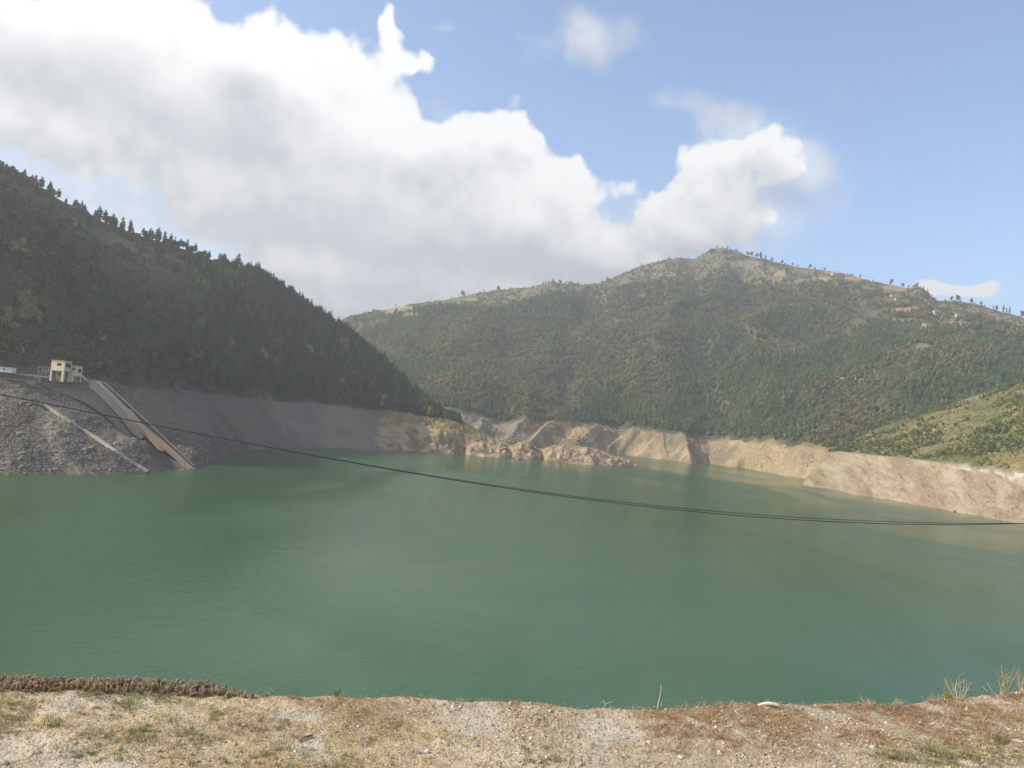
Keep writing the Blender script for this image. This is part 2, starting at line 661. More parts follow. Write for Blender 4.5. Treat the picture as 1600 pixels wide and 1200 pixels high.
# ---- the steep hill on the left with its rocky headland
Ls = [Ap(-62, 500, 0), Ap(-36, 488, 0), Ap(-25, 478, 0), Wp(297, 733), Wp(330, 726), Wp(365, 712), Wp(400, 703), Wp(450, 699.5), Wp(500, 699), Wp(550, 700.5), Wp(572, 703),
      Wp(600, 702.5), Wp(640, 704), Wp(680, 708), Wp(712, 709.5), Wp(722, 709), Wp(750, 713), Wp(782, 716), Wp(797, 714), Wp(806, 718), Wp(840, 719), Wp(846, 716), Wp(856, 721),
      Wp(890, 724), Wp(925, 727), Wp(955, 728.5), Wp(992, 729)]
Lm1 = [Ap(-62, 565, 50), Ap(-46, 560, 50), Ap(-38, 555, 48), Pp(200, 606, 580), Pp(330, 616, 640), Pp(450, 627, 820), Pp(540, 635, 880), Pp(596, 641, 905), Pp(612, 643, 880),
       Pp(650, 650, 890), Pp(700, 656, 900), Pp(730, 662, 915), Pp(760, 686, 915), Pp(785, 694, 910), Pp(797, 700, 905), Pp(812, 694, 905), Pp(828, 694, 905), Pp(838, 706, 912), Pp(848, 706, 915),
       Pp(870, 700, 915), Pp(915, 703, 920), Pp(940, 710, 925), Pp(960, 717, 930), Pp(990, 727, 948)]
Lr = [Ap(-62, 760, 250), Pp(-150, 175, 780), Pp(0, 262, 800), Pp(40, 283, 810), Pp(70, 298, 812), Pp(100, 316, 815), Pp(130, 327, 820), Pp(160, 347, 825), Pp(200, 362, 840), Pp(230, 373, 850), Pp(290, 390, 870),
      Pp(340, 409, 890), Pp(400, 424, 910), Pp(450, 456, 930), Pp(500, 490, 950), Pp(545, 520, 960), Pp(600, 566, 955), Pp(650, 612, 945),
      Pp(690, 645, 930), Pp(722, 657, 930), Pp(745, 671, 932), Pp(760, 681, 932), Pp(785, 690, 932), Pp(800, 698, 930), Pp(815, 690, 930), Pp(828, 689, 928), Pp(836, 700, 930), Pp(850, 702, 930),
      Pp(870, 695, 935), Pp(905, 697, 940), Pp(925, 700, 942), Pp(945, 706, 945), Pp(962, 713, 948), Pp(992, 727, 956)]
L0 = [(a, r - 14, -6) for a, r, z in Ls]


def between(A_, B_, f, az):
    o = []
    for L in (A_, B_):
        L = sorted(L)
        o.append((np.interp(az, [q[0] for q in L], [q[1] for q in L]), np.interp(az, [q[0] for q in L], [q[2] for q in L])))
    return (az, o[0][0] * (1 - f) + o[1][0] * f, o[0][1] * (1 - f) + o[1][1] * f)


Lmid = [Ap(-62, 660, 125), Ap(-50, 620, 120), Ap(-47, 612, 128), Ap(-43, 598, 182), Ap(-38, 600, 178), Pp(0, 352, 620), Pp(200, 453, 690), Pp(340, 497, 755), Pp(450, 535, 870)]  # left end is unseen, raised as an added spur to shade the bank
Lmid += [between(Lm1, Lr, .5, math.atan((px - 800) / FPX * math.cos(ROLL))) for px in range(540, 1010, 10)]
Lb1 = [(a, r + 60 + 120 * float(sstep(np.array(-a), 0.06, 0.2)), (z - 30 if z > 60 else -6)) for a, r, z in Lr]
Lb2 = [(a, r + 330, -6) for a, r, z in Lr]


def rel_hill(X, Y, Z, t, px):
    bare = sstep(t, 0.9, 1.3) * (1 - sstep(t, 1.9, 2.1))
    veg = sstep(t, 1.9, 2.3) * (1 - sstep(t, 2.6, 3.0))
    rock = sstep(px, 590, 640)
    crag = fbm(X + .4 * Z, Y + .6 * Z, 24, 6, 3, 0.62, True) - 0.55 + rock * .06
    strat = fbm(X * 0.9 + Z * 0.5, Y * 0.35, 9, 4, 9, 0.6, True) - 0.5
    dz = bare * (1.2 + 9.0 * rock) * crag + bare * (0.5 + 5.5 * rock) * strat
    # gullies running down the earth bank
    g = fbm(px, t * 6, 16, 4, 5, 0.5, True) - 0.6
    dz += bare * 1.3 * (1 - rock) * g * (.3 + sstep(px, 330, 450))
    gul = fbm(X + 0.4 * Y, Y * 0.45, 120, 4, 12, 0.5, True) - 0.55
    dz += veg * 34 * gul * (1 - 0.6 * sstep(px, 500, 700)) + veg * 5 * (fbm(X, Y, 30, 3, 15) - 0.5)
    crest = sstep(t, 2.3, 3.0) * (1 - sstep(t, 3.0, 3.4)) * sstep(px, 735, 760)
    dz += crest * 2.6 * (fbm(X, Y, 11, 4, 18, 0.6) - 0.5)
    dr = bare * rock * 7 * (fbm(X, Z * 2, 13, 4, 21, 0.6) - 0.5) + (1 - sstep(t, 1.0, 1.4)) * rock * 4 * (fbm(X, Y, 12, 4, 22) - 0.5)
    return dz, dr


def tint_hill(X, Y, Z, t, px, gz):
    n = fbm(X, Y, 40, 4, 31)
    n2 = fbm(X, Y, 9, 4, 35)
    bare = lerp3((0.135, 0.118, 0.094), (0.205, 0.170, 0.130), sstep(n, 0.35, 0.65))
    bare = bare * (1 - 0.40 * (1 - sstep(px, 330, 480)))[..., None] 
    rock = lerp3((0.17, 0.12, 0.075), (0.42, 0.31, 0.195), sstep(n2, 0.3, 0.7))
    rock = rock * (1 + 0.35 * sstep(fbm(X, Y, 7, 3, 38), 0.66, 0.74) * sstep(px, 730, 760))[..., None]
    moss = lerp3((0.17, 0.165, 0.045), (0.27, 0.20, 0.075), sstep(n2, 0.35, 0.65))
    mf = sstep(t, 1.35, 1.7) * sstep(fbm(X, Y, 26, 4, 41), 0.38, 0.48) * (1 - 0.85 * sstep(px, 730, 850))
    c = lerp3(bare, rock, sstep(px + 20 * (n - .5), 590, 612))
    c = c * (1 - mf * sstep(px, 600, 610))[..., None] + moss * (mf * sstep(px, 600, 610))[..., None]
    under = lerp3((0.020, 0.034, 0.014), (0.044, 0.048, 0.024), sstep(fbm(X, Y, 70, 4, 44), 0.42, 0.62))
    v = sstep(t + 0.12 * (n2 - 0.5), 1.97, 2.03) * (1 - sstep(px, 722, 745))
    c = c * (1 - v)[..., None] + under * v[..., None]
    top = sstep(px, 735, 760) * sstep(t, 2.05, 2.4)
    c = c * (1 - top)[..., None] + moss * top[..., None] * 1.15
    return np.clip(c, 0, 1)


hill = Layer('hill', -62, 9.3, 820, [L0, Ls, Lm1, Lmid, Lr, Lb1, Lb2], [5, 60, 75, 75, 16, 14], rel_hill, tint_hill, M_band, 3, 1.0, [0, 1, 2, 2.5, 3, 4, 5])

# ---- rubble slope of the dam's abutment on the far left
Es = [Ap(-62, 400, 0), Wp(0, 741), Wp(100, 742), Wp(180, 742), Wp(232, 740), Wp(262, 737), Wp(297, 733.5)]
Em = [Ap(-62, 450, 20), Pp(0, 665, 453), Pp(60, 668, 455), Pp(100, 663, 458), Pp(150, 668, 465), Pp(172, 686, 456), Pp(205, 686, 463), Pp(232, 692, 468), Pp(262, 715, 471), Pp(297, 731.5, 474)]
Et = [Ap(-62, 498, 44), Pp(0, 592, 498), Pp(60, 596, 500), Pp(80, 607, 500), Pp(100, 618, 497), Pp(130, 633, 494), Pp(165, 653, 490), Pp(200, 683, 484), Pp(222, 691, 480), Pp(247, 705, 477), Pp(297, 731, 476)]
Eb = [Ap(-62, 560, 46), Pp(0, 590, 540), Pp(80, 596, 532), Pp(120, 602, 520), Pp(150, 632, 505), Pp(200, 690, 492), Pp(297, 733, 482)]
Eb2 = [(a, r + 25, -6) for a, r, z in Eb]
E0 = [(a, r - 10, -6) for a, r, z in Es]


def rel_emb(X, Y, Z, t, px):
    b = sstep(t, 0.95, 1.25) * (1 - sstep(t, 2.6, 2.97)) * (1 - 0.8 * sstep(px, 235, 297))
    a = np.arctan2(X, Y) * 450
    dz = b * 5.0 * (fbm(a + .7 * Z, Z * 1.2 - .3 * a, 20, 6, 51, 0.6, True) - 0.60) + b * 1.3 * (fbm(a, Z * 1.3, 5, 4, 55) - 0.5)
    return dz, 0 * X


def tint_emb(X, Y, Z, t, px, gz):
    a = np.arctan2(X, Y) * 450
    n = fbm(a + .5 * Z, Z - .3 * a, 12, 6, 61, 0.65)
    c = lerp3((0.055, 0.050, 0.042), (0.195, 0.175, 0.140), sstep(n, 0.33, 0.70))
    moss = sstep(fbm(a, Z * 1.8, 16, 4, 66), 0.62, 0.70)
    c = c * (1 - moss * .8)[..., None] + np.array((0.13, 0.15, 0.04)) * (moss * .8)[..., None]
    dark = sstep(t, 2.55, 2.9) * 0.5
    c = c * (1 - dark)[..., None]
    return c


emb = Layer('hillside', -62, -21.6, 420, [E0, Es, Em, Et, Eb, Eb2], [4, 70, 70, 20, 6], rel_emb, tint_emb, M_rubble_ground)

# ---- bare bank and scrubby hill on the right
Rs = [Wp(1255, 757.5), Wp(1300, 765), Wp(1339, 773.5), Wp(1397, 782), Wp(1465, 795), Wp(1510, 803), Wp(1577, 815), Wp(1600, 818.5), Wp(1700, 838), Ap(52, 560, 0)]
a0 = Wp(1255, 757.5)
Rm = [(a0[0], 934, 2), Pp(1263, 744, 950), Pp(1275, 727, 968), Pp(1289, 706, 992), Pp(1316, 706, 980), Pp(1380, 713, 925), Pp(1420, 717, 893), Pp(1494, 727, 840), Pp(1600, 739, 795), Pp(1700, 748, 750), Ap(52, 650, 39)]
Rr_ = [(a0[0], 945, 2), Pp(1263, 744, 965), Pp(1275, 727, 985), Pp(1291, 705, 1015), Pp(1312, 701, 1040), Pp(1335, 688, 1055), Pp(1360, 674, 1070), Pp(1400, 659, 1085), Pp(1450, 642, 1085),
       Pp(1500, 626, 1080), Pp(1560, 606, 1070), Pp(1600, 592, 1060), Pp(1700, 560, 1040), Ap(52, 980, 190)]
Rb = [(a, r + 70, -6 if z < 30 else z - 6) for a, r, z in Rr_]
Rb2 = [(a, r + 300, -6) for a, r, z in Rr_]
R0 = [(a, r - 12, -6) for a, r, z in Rs]


def rel_bank(X, Y, Z, t, px):
    b = sstep(t, 0.95, 1.2) * (1 - sstep(t, 1.85, 2.05)) * sstep(px, 1256, 1275)
    v = sstep(t, 2.0, 2.25) * (1 - sstep(t, 2.8, 3.0)) * sstep(px, 1290, 1330)
    a = np.arctan2(X, Y) * 850
    dz = b * 7.5 * (fbm(a + .9 * Z, Z - .25 * a, 18, 6, 71, 0.64, True) - 0.58) + b * 2.6 * (fbm(a * .6 - Z, Z + .2 * a, 5, 5, 75, 0.6, True) - 0.5)
    dz += v * 16 * (fbm(X, Y, 80, 5, 78, 0.5) - 0.5) + v * 2.5 * (fbm(X, Y, 12, 3, 80) - 0.5)
    return dz, b * 4 * (fbm(X, Z * 2, 12, 4, 83) - 0.5) + (1 - sstep(t, 1, 1.3)) * 5 * (fbm(X, Y, 22, 4, 84) - 0.5)


def tint_bank(X, Y, Z, t, px, gz):
    a = np.arctan2(X, Y) * 850
    n = fbm(a + Z, Z * 1.2 - .3 * a, 22, 5, 91, 0.6)
    n2 = fbm(a + Z, 1.4 * Z - .35 * a, 7, 5, 95, .6)
    c = lerp3((0.35, 0.265, 0.165), (0.48, 0.395, 0.27), sstep(n, 0.35, 0.65))
    c = c * (0.50 + 0.50 * n2)[..., None]
    w = sstep(t, 1.7, 1.95) * sstep(px, 1480, 1530) * sstep(n2, .4, .6)
    c = c * (1 - .6 * w)[..., None] + np.array((0.60, 0.57, 0.52)) * (.6 * w)[..., None]
    v = sstep(t + 0.10 * (n - .5), 1.98, 2.04)
    g = lerp3((0.110, 0.125, 0.034), (0.185, 0.160, 0.055), sstep(fbm(X, Y, 45, 4, 97), 0.4, 0.62))
    s1 = sstep(fbm(X, Y, 17, 4, 99), 0.665, 0.70)
    s1 = s1 * .7 * sstep(fbm(X, Y, 3, 3, 98), .35, .6)
    g = g * (1 - s1)[..., None] + np.array((0.42, 0.27, 0.17)) * s1[..., None]
    return c * (1 - v)[..., None] + g * v[..., None]


bank = Layer('bank', math.degrees(a0[0]), 52, 520, [R0, Rs, Rm, Rr_, Rb, Rb2], [4, 90, 130, 10, 8], rel_bank, tint_bank, M_bank, 1)

# ---- the big mountain across the lake
Ms = [Ap(-34, 1200, 0), Ap(-5, 1165, 0), Ap(-2, 1160, 0), Ap(1.0, 1168, 0), Ap(2.5, 1195, 0), Ap(4.0, 1215, 0), Pp(930, 707, 1250), Wp(957, 709), Wp(1015, 715.5), Wp(1055, 721), Wp(1081, 724.5), Wp(1107, 724.5),
      Wp(1125, 727), Wp(1150, 731), Wp(1164, 731.5), Wp(1180, 735), Wp(1212, 741), Wp(1263, 749), Ap(24, 1020, 0), Ap(52, 900, 0)]
Ms = [(a, r, 0.0) for a, r, z in Ms]
Mm = [Ap(-34, 1290, 38), Pp(700, 643, 1240), Pp(722, 646, 1240), Pp(745, 650, 1240), Pp(775, 660, 1262), Pp(794, 663, 1262), Pp(822, 655, 1240), Pp(846, 664, 1262), Pp(863, 661, 1262),
      Pp(906, 663, 1285), Pp(950, 668, 1318), Pp(966, 671, 1330), Pp(985, 669, 1328), Pp(1005, 672, 1320), Pp(1046, 677, 1295), Pp(1073, 680, 1285), Pp(1090, 685, 1320), Pp(1112, 687, 1330),
      Pp(1147, 688, 1280), Pp(1175, 690, 1250), Pp(1208, 693, 1210), Pp(1250, 697, 1170), Pp(1291, 702, 1140), Pp(1400, 712, 1100), Ap(52, 1050, 40)]
Mr = [Ap(-34, 2100, 330), Pp(400, 540, 1950), Pp(500, 512, 1950), Pp(545, 499, 1940), Pp(570, 491, 1930), Pp(620, 479, 1930), Pp(680, 471, 1940), Pp(720, 464, 1950), Pp(780, 453, 1960), Pp(850, 448, 1980), Pp(900, 446, 2000),
      Pp(935, 443, 2000), Pp(958, 435, 2020), Pp(975, 427, 2030), Pp(1000, 416, 2050), Pp(1040, 406, 2060), Pp(1062, 402, 2070), Pp(1084, 405, 2080), Pp(1098, 397, 2090), Pp(1112, 389, 2100), Pp(1130, 387, 2100),
      Pp(1148, 391, 2100), Pp(1165, 399, 2100), Pp(1190, 404, 2090), Pp(1215, 411, 2080), Pp(1250, 418, 2070), Pp(1300, 424, 2050), Pp(1330, 430, 2030), Pp(1360, 440, 2010), Pp(1400, 446, 1980), Pp(1440, 458, 1940),
      Pp(1462, 472, 1910), Pp(1490, 470, 1890), Pp(1530, 476, 1870), Pp(1560, 486, 1850), Pp(1600, 497, 1830), Pp(1650, 510, 1800), Ap(40, 1700, 280), Ap(52, 1700, 320)]
M0 = [(a, r - 20, -6) for a, r, z in Ms]


def midline(fr, fz, warp):
    out = []
    sm = []
    for L in (Mm, Mr):
        L = sorted(L)
        g = np.linspace(R(-36), R(54), 900)
        k = np.hanning(141 if L[0][1] < 1900 else 9)
        k /= k.sum()
        w = len(k) // 2
        sm.append((g, np.convolve(np.pad(np.interp(g, [q[0] for q in L], [q[1] for q in L]), w, 'edge'), k, 'valid'), np.convolve(np.pad(np.interp(g, [q[0] for q in L], [q[2] for q in L]), w, 'edge'), k, 'valid')))
    for px in range(150, 2000, 12):
        az = math.atan((px - 800) / FPX * math.cos(ROLL))
        r1, z1 = np.interp(az, sm[0][0], sm[0][1]), np.interp(az, sm[0][0], sm[0][2])
        r2, z2 = np.interp(az, sm[1][0], sm[1][1]), np.interp(az, sm[1][0], sm[1][2])
        out.append((az, r1 + (r2 - r1) * fr, z1 + (z2 - z1) * (fz + warp(px))))
    return out


Mq = midline(0.42, 0.44, lambda px: 0.05 * math.exp(-((px - 1030) / 120) ** 2) - 0.02 * math.exp(-((px - 900) / 50) ** 2) + 0.012 * math.sin(px / 70))
Mq2 = midline(0.78, 0.80, lambda px: 0.012 * math.sin(px / 55 + 1) - 0.01 * math.exp(-((px - 915) / 35) ** 2))
Mb = [(a, r + 450, z - 110) for a, r, z in Mr]
Mb2 = [(a, r + 1100, -7) for a, r, z in Mr]


SPURS = [(822, 800, 15, 10), (868, 836, 18, 12), (940, 900, 26, 7), (1005, 962, 20, 13), (1046, 1016, 17, 12), (1070, 1090, 14, 14), (1150, 1128, 24, 9), (1208, 1196, 20, 8), (1268, 1240, 22, 11), (762, 750, 12, 8)]


def rel_mtn(X, Y, Z, t, px):
    bare = sstep(t, 1.0, 1.25) * (1 - sstep(t, 1.9, 2.1))
    veg = sstep(t, 1.95, 2.35) * (1 - sstep(t, 4.55, 5.0))
    dz = bare * 9 * (fbm(X, Y * .8, 42, 5, 101, 0.6, True) - 0.58) + bare * 2.2 * (fbm(X, Y, 8, 4, 104) - 0.5)
    for (pt_, pb_, w_, A_) in SPURS:
        tt_ = np.clip(t - 1, -.4, 1)
        pc = pb_ + (pt_ - pb_) * tt_
        k = np.clip(1 - abs(px - pc + 6 * (fbm(X, Y, 18, 3, 150) - .5)) / w_, 0, 1)
        dz += A_ * (.45 + 1.1 * fbm(X, Y, 26, 3, 155)) * (k - .25) * sstep(t, .5, .9) * (1 - sstep(t, 1.8, 2.1)) * (abs(px - pc) < 2.2 * w_)
    ter = sstep(px, 1160, 1175) * (1 - sstep(px, 1285, 1300))
    dz += bare * ter * 0.75 * np.sin(Z * 2 * math.pi / 3.1)
    wx = 60 * (fbm(X, Y, 260, 3, 110) - 0.5)
    wy = 60 * (fbm(X, Y, 260, 3, 114) - 0.5)
    g = fbm(X + wx * 2, Y * 0.6 + wy, 170, 5, 106, 0.5, True) - 0.58
    dz += veg * 74 * g + veg * 16 * (fbm(X, Y, 60, 4, 118) - 0.5)
    tt = (t - 2) / 3
    c1 = 868 + 62 * tt + 10 * np.sin(tt * 9)
    dz -= veg * 16 * np.exp(-((px - c1) / 18) ** 2)
    c2 = 1066 + 50 * tt + 12 * np.sin(tt * 7)
    dz -= veg * 11 * np.exp(-((px - c2) / 20) ** 2)
    c3 = 1290 + 70 * tt
    dz -= veg * 7 * np.exp(-((px - c3) / 26) ** 2)
    return dz, (1 - sstep(t, 1, 1.3)) * 6 * (fbm(X, Y, 30, 4, 120) - 0.5)


PATCH = [  # tilled terraces and bare earth seen on the mountain: px, py, rx, ry, colour
    (620, 482, 24, 5, (0.40, 0.33, 0.20)), (640, 492, 14, 3, (0.36, 0.30, 0.18)), (605, 487, 12, 3, (0.42, 0.34, 0.22)), (735, 468, 12, 3, (0.30, 0.28, 0.17)), (800, 465, 10, 2, (0.3, 0.28, 0.18)),
    (1335, 435, 16, 4, (0.46, 0.24, 0.13)), (1280, 436, 14, 3, (0.42, 0.30, 0.18)), (1300, 425, 16, 3, (0.36, 0.22, 0.15)), (1415, 484, 22, 4, (0.46, 0.30, 0.15)), (1425, 482, 12, 3, (0.5, 0.25, 0.1)),
    (1400, 450, 24, 5, (0.30, 0.22, 0.16)), (1410, 500, 34, 3, (0.26, 0.25, 0.13)), (1350, 470, 22, 8, (0.20, 0.21, 0.10)), (1500, 505, 34, 3, (0.30, 0.27, 0.16)), (1520, 490, 46, 12, (0.22, 0.16, 0.12)),
    (1225, 428, 16, 5, (0.28, 0.24, 0.16)), (1165, 412, 26, 6, (0.25, 0.20, 0.14)), (1120, 400, 24, 8, (0.19, 0.17, 0.12)), (1145, 505, 30, 16, (0.17, 0.15, 0.10)), (1440, 543, 20, 7, (0.24, 0.22, 0.13)),
    (1345, 595, 5, 5, (0.4, 0.33, 0.22)), (1300, 560, 26, 12, (0.20, 0.16, 0.11)),
]


def proj_px(X, Y, Z):
    z = Z - HC
    f = X * _f.x + Y * _f.y + z * _f.z
    return 800 + FPX * (X * _r.x + Y * _r.y + z * _r.z) / f, 600 - FPX * (X * _u.x + Y * _u.y + z * _u.z) / f


def tint_mtn(X, Y, Z, t, px, gz):
    n = fbm(X, Y, 60, 5, 131, 0.55)
    n2 = fbm(X, Y, 16, 4, 135)
    bare = lerp3((0.22, 0.175, 0.11), (0.36, 0.275, 0.17), sstep(n2, 0.35, 0.65))
    grey = lerp3((0.13, 0.115, 0.09), (0.23, 0.20, 0.16), sstep(n2, 0.35, 0.65))
    gf = 1 - sstep(px, 815, 850)
    bare = bare * (1 - gf)[..., None] + grey * gf[..., None]
    ter = sstep(px, 1160, 1172) * (1 - sstep(px, 1290, 1300))
    line = 0.5 + 0.5 * np.sin(Z * 2 * math.pi / 3.1 + 3 * n)
    bare = bare * (1 - ter * .55)[..., None] + lerp3((0.30, 0.26, 0.12), (0.46, 0.34, 0.19), line) * (ter * .55)[..., None]
    gr = sstep(fbm(X, Y, 30, 4, 138), 0.52, 0.6) * 0.5 * sstep(t, 1.3, 1.8)
    bare = bare * (1 - gr)[..., None] + np.array((0.15, 0.16, 0.06)) * gr[..., None]
    low = lerp3((0.048, 0.060, 0.028), (0.085, 0.085, 0.042), sstep(n, 0.35, 0.6))
    up = lerp3((0.110, 0.108, 0.062), (0.165, 0.148, 0.095), sstep(n2, 0.35, 0.65))
    f = sstep(t + 0.9 * (n - 0.5) - 0.35 * np.exp(-((px - 1150) / 200.0) ** 2) * -1, 3.3, 4.6)
    c = lerp3(low, up, f)
    gtop = sstep(t, 4.75, 4.95) * (1 - sstep(px, 930, 980))
    c = c * (1 - gtop)[..., None] + np.array((0.15, 0.17, 0.075)) * gtop[..., None]
    qx, qy = proj_px(X, Y, Z)
    wob = fbm(X, Y, 22, 4, 141) - 0.5
    for (a, b, rx, ry, cc) in PATCH:
        d = ((qx - a) / rx) ** 2 + ((qy - b) / ry) ** 2 + 2.2 * wob
        m = (1 - sstep(d, 0.6, 1.1)) * (t > 2.2)
        m = m * 0.58
        c = c * (1 - m)[..., None] + np.array(cc) * m[..., None]
    v = sstep(t + 0.14 * (n2 - .5), 1.96, 2.04)
    return bare * (1 - v)[..., None] + c * v[..., None]


mtn = Layer('mountain', -34, 52, 1000, [M0, Ms, Mm, Mq, Mq2, Mr, Mb, Mb2], [3, 44, 110, 90, 60, 10, 8], rel_mtn, tint_mtn, M_far, 2, rs=6)

# ------------------------------------------------------------ lake
def make_water():
    m, t, b, o = mat('lake_water')
    geo = t.new('ShaderNodeNewGeometry')
    P = geo.outputs['Position']
    big = t.noise(t.vmath('MULTIPLY', P, (1, 0.55, 1)), 0.006, 4, 0.55, 0.6)
    col = t.mix(t.ramp(big, 0.3, 0.7), (0.029, 0.090, 0.032), (0.042, 0.106, 0.043))
    # silt near the bare bank on the right
    sp = t.new('ShaderNodeSeparateXYZ')
    t.put(sp.inputs[0], P)
    sd_ = t.math('ADD', sp.outputs[0], t.math('MULTIPLY', sp.outputs[1], -0.22))
    silt = t.math('MULTIPLY', t.ramp(t.math('MULTIPLY_ADD', big, 90, sd_), 215, 330), 0.45)
    col = t.mix(silt, col, (0.155, 0.150, 0.075))
    t.put(b.inputs['Base Color'], col)
    b.inputs['Roughness'].default_value = 0.22
    b.inputs['IOR'].default_value = 1.33
    w1 = t.noise(t.vmath('MULTIPLY', P, (0.7, 1.0, 1)), 1.1, 5, 0.62, 0.3)
    w2 = t.noise(P, 0.18, 3, 0.5)
    gust = t.ramp(t.noise(t.vmath('MULTIPLY', P, (0.6, 0.25, 1)), 0.016, 4, 0.6, 1.0), 0.35, 0.65, 0.35, 1.0)
    t.put(b.inputs['Roughness'], t.math('MULTIPLY_ADD', gust, 0.16, 0.09))
    h = t.math('MULTIPLY', t.math('MULTIPLY_ADD', w2, 1.2, w1), gust)
    bump(t, b, h, 0.55, 0.30)
    n = 60
    V = [(-3000 + 6000 * i / n, -200 + 4000 * j / n, 0) for j in range(n + 1) for i in range(n + 1)]
    Fq = [(j * (n + 1) + i, j * (n + 1) + i + 1, (j + 1) * (n + 1) + i + 1, (j + 1) * (n + 1) + i) for j in range(n) for i in range(n)]
    tag(link('water', mesh_np('water', V, Fq, m, True)), kind='structure')


make_water()
M_ground = terrain_mat('valley_floor', 0.05, 0.5, 0.3)
gme = mesh_np('ground', [(-3400, -3400, -8), (3400, -3400, -8), (3400, 3900, -8), (-3400, 3900, -8)], [(0, 1, 2, 3)], M_ground, False, np.array([(0.16, 0.13, 0.09)] * 4))
tag(link('ground', gme), kind='structure')

# ------------------------------------------------------------ haze
def box_mesh(name, lo, hi, m):
    x0, y0, z0 = lo
    x1, y1, z1 = hi
    V = [(x0, y0, z0), (x1, y0, z0), (x1, y1, z0), (x0, y1, z0), (x0, y0, z1), (x1, y0, z1), (x1, y1, z1), (x0, y1, z1)]
    Fq = [(0, 3, 2, 1), (4, 5, 6, 7), (0, 1, 5, 4), (1, 2, 6, 5), (2, 3, 7, 6), (3, 0, 4, 7)]
    return mesh_np(name, V, Fq, m, False)


hm = bpy.data.materials.new('haze')
hm.use_nodes = True
hm.node_tree.nodes.clear()
ht = NT(hm.node_tree)
pv = ht.new('ShaderNodeVolumePrincipled')
pv.inputs['Color'].default_value = (0.93, 0.95, 0.97, 1)
pv.inputs['Density'].default_value = HAZE
pv.inputs['Anisotropy'].default_value = 0.35
ho = ht.new('ShaderNodeOutputMaterial')
ht.put(ho.inputs['Volume'], pv.outputs[0])
hz = link('haze', box_mesh('haze', (-3500, -3500, -9), (3500, 4000, 640), hm))
tag(hz, kind='stuff')

# ------------------------------------------------------------ mesh kit
class MB:
    """collects polygons, builds one mesh"""

    def __init__(s):
        s.v, s.f, s.m = [], [], []

    def add(s, vs, fs, mi=0):
        k = len(s.v)
        s.v += [tuple(v) for v in vs]
        s.f += [tuple(k + i for i in f) for f in fs]
        s.m += [mi] * len(fs)
        return s

    def box(s, lo, hi, mi=0):
        x0, y0, z0 = lo
        x1, y1, z1 = hi
        return s.add([(x0, y0, z0), (x1, y0, z0), (x1, y1, z0), (x0, y1, z0), (x0, y0, z1), (x1, y0, z1), (x1, y1, z1), (x0, y1, z1)],
                     [(0, 3, 2, 1), (4, 5, 6, 7), (0, 1, 5, 4), (1, 2, 6, 5), (2, 3, 7, 6), (3, 0, 4, 7)], mi)

    def beam(s, a, b, w, h, mi=0):
        a, b = Vector(a), Vector(b)
        d = (b - a).normalized()
        up = Vector((0, 0, 1)) if abs(d.z) < 0.95 else Vector((1, 0, 0))
        sx = d.cross(up).normalized() * w / 2
        sz = sx.cross(d).normalized() * h / 2
        vs = [p + i * sx + j * sz for p in (a, b) for i, j in ((-1, -1), (1, -1), (1, 1), (-1, 1))]
        return s.add(vs, [(0, 1, 2, 3), (7, 6, 5, 4), (0, 4, 5, 1), (1, 5, 6, 2), (2, 6, 7, 3), (3, 7, 4, 0)], mi)

    def tube(s, pts, rad, n=6, mi=0, cap=True):
        pts = [Vector(p) for p in pts]
        k = len(pts)
        rads = rad if hasattr(rad, '__len__') else [rad] * k
        vs = []
        for i, p in enumerate(pts):
            d = (pts[min(i + 1, k - 1)] - pts[max(i - 1, 0)]).normalized()
            up = Vector((0, 0, 1)) if abs(d.z) < 0.9 else Vector((1, 0, 0))
            a = d.cross(up).normalized()
            b = a.cross(d).normalized()
            for j in range(n):
                an = 2 * math.pi * j / n
                vs.append(p + (a * math.cos(an) + b * math.sin(an)) * rads[i])
        fs = [(i * n + j, i * n + (j + 1) % n, (i + 1) * n + (j + 1) % n, (i + 1) * n + j) for i in range(k - 1) for j in range(n)]
        if cap:
            fs += [tuple(range(n))[::-1], tuple((k - 1) * n + j for j in range(n))]
        return s.add(vs, fs, mi)

    def mesh(s, name, mats, smooth=False):
        me = bpy.data.meshes.new(name)
        me.from_pydata(s.v, [], s.f)
        for m in (mats if isinstance(mats, (list, tuple)) else [mats]):
            me.materials.append(m)
        me.polygons.foreach_set('material_index', s.m)
        if smooth:
            me.polygons.foreach_set('use_smooth', [True] * len(s.f))
        me.update()
        return me

    def build(s, name, mats, parent=None, smooth=False, loc=None):
        return link(name, s.mesh(name, mats, smooth), parent, loc)


def ico(sub):
    bm = bmesh.new()
    bmesh.ops.create_icosphere(bm, subdivisions=sub, radius=1)
    v = [x.co.copy() for x in bm.verts]
    f = [[y.index for y in x.verts] for x in bm.faces]
    bm.free()
    return v, f


ICO1, ICO2, ICO3 = ico(1), ico(2), ico(3)


def rock_mesh(name, seed, mats, sub=2, flat=0.7, smooth=False):
    r = random.Random(seed)
    v, f = {1: ICO1, 2: ICO2, 3: ICO3}[sub]
    planes = [(Vector((r.gauss(0, 1), r.gauss(0, 1), r.gauss(0, 1))).normalized(), r.uniform(.55, .85)) for _ in range(9)]
    sx, sy = r.uniform(.8, 1.2), r.uniform(.7, 1.0)
    out = []
    for p in v:
        q = p.copy()
        for n, d in planes:
            k = q.dot(n)
            if k > d:
                q -= n * (k - d)
        q *= 1 + r.uniform(-.06, .06)
        out.append((q.x * sx, q.y * sy, q.z * flat))
    return MB().add(out, f).mesh(name, mats, smooth)


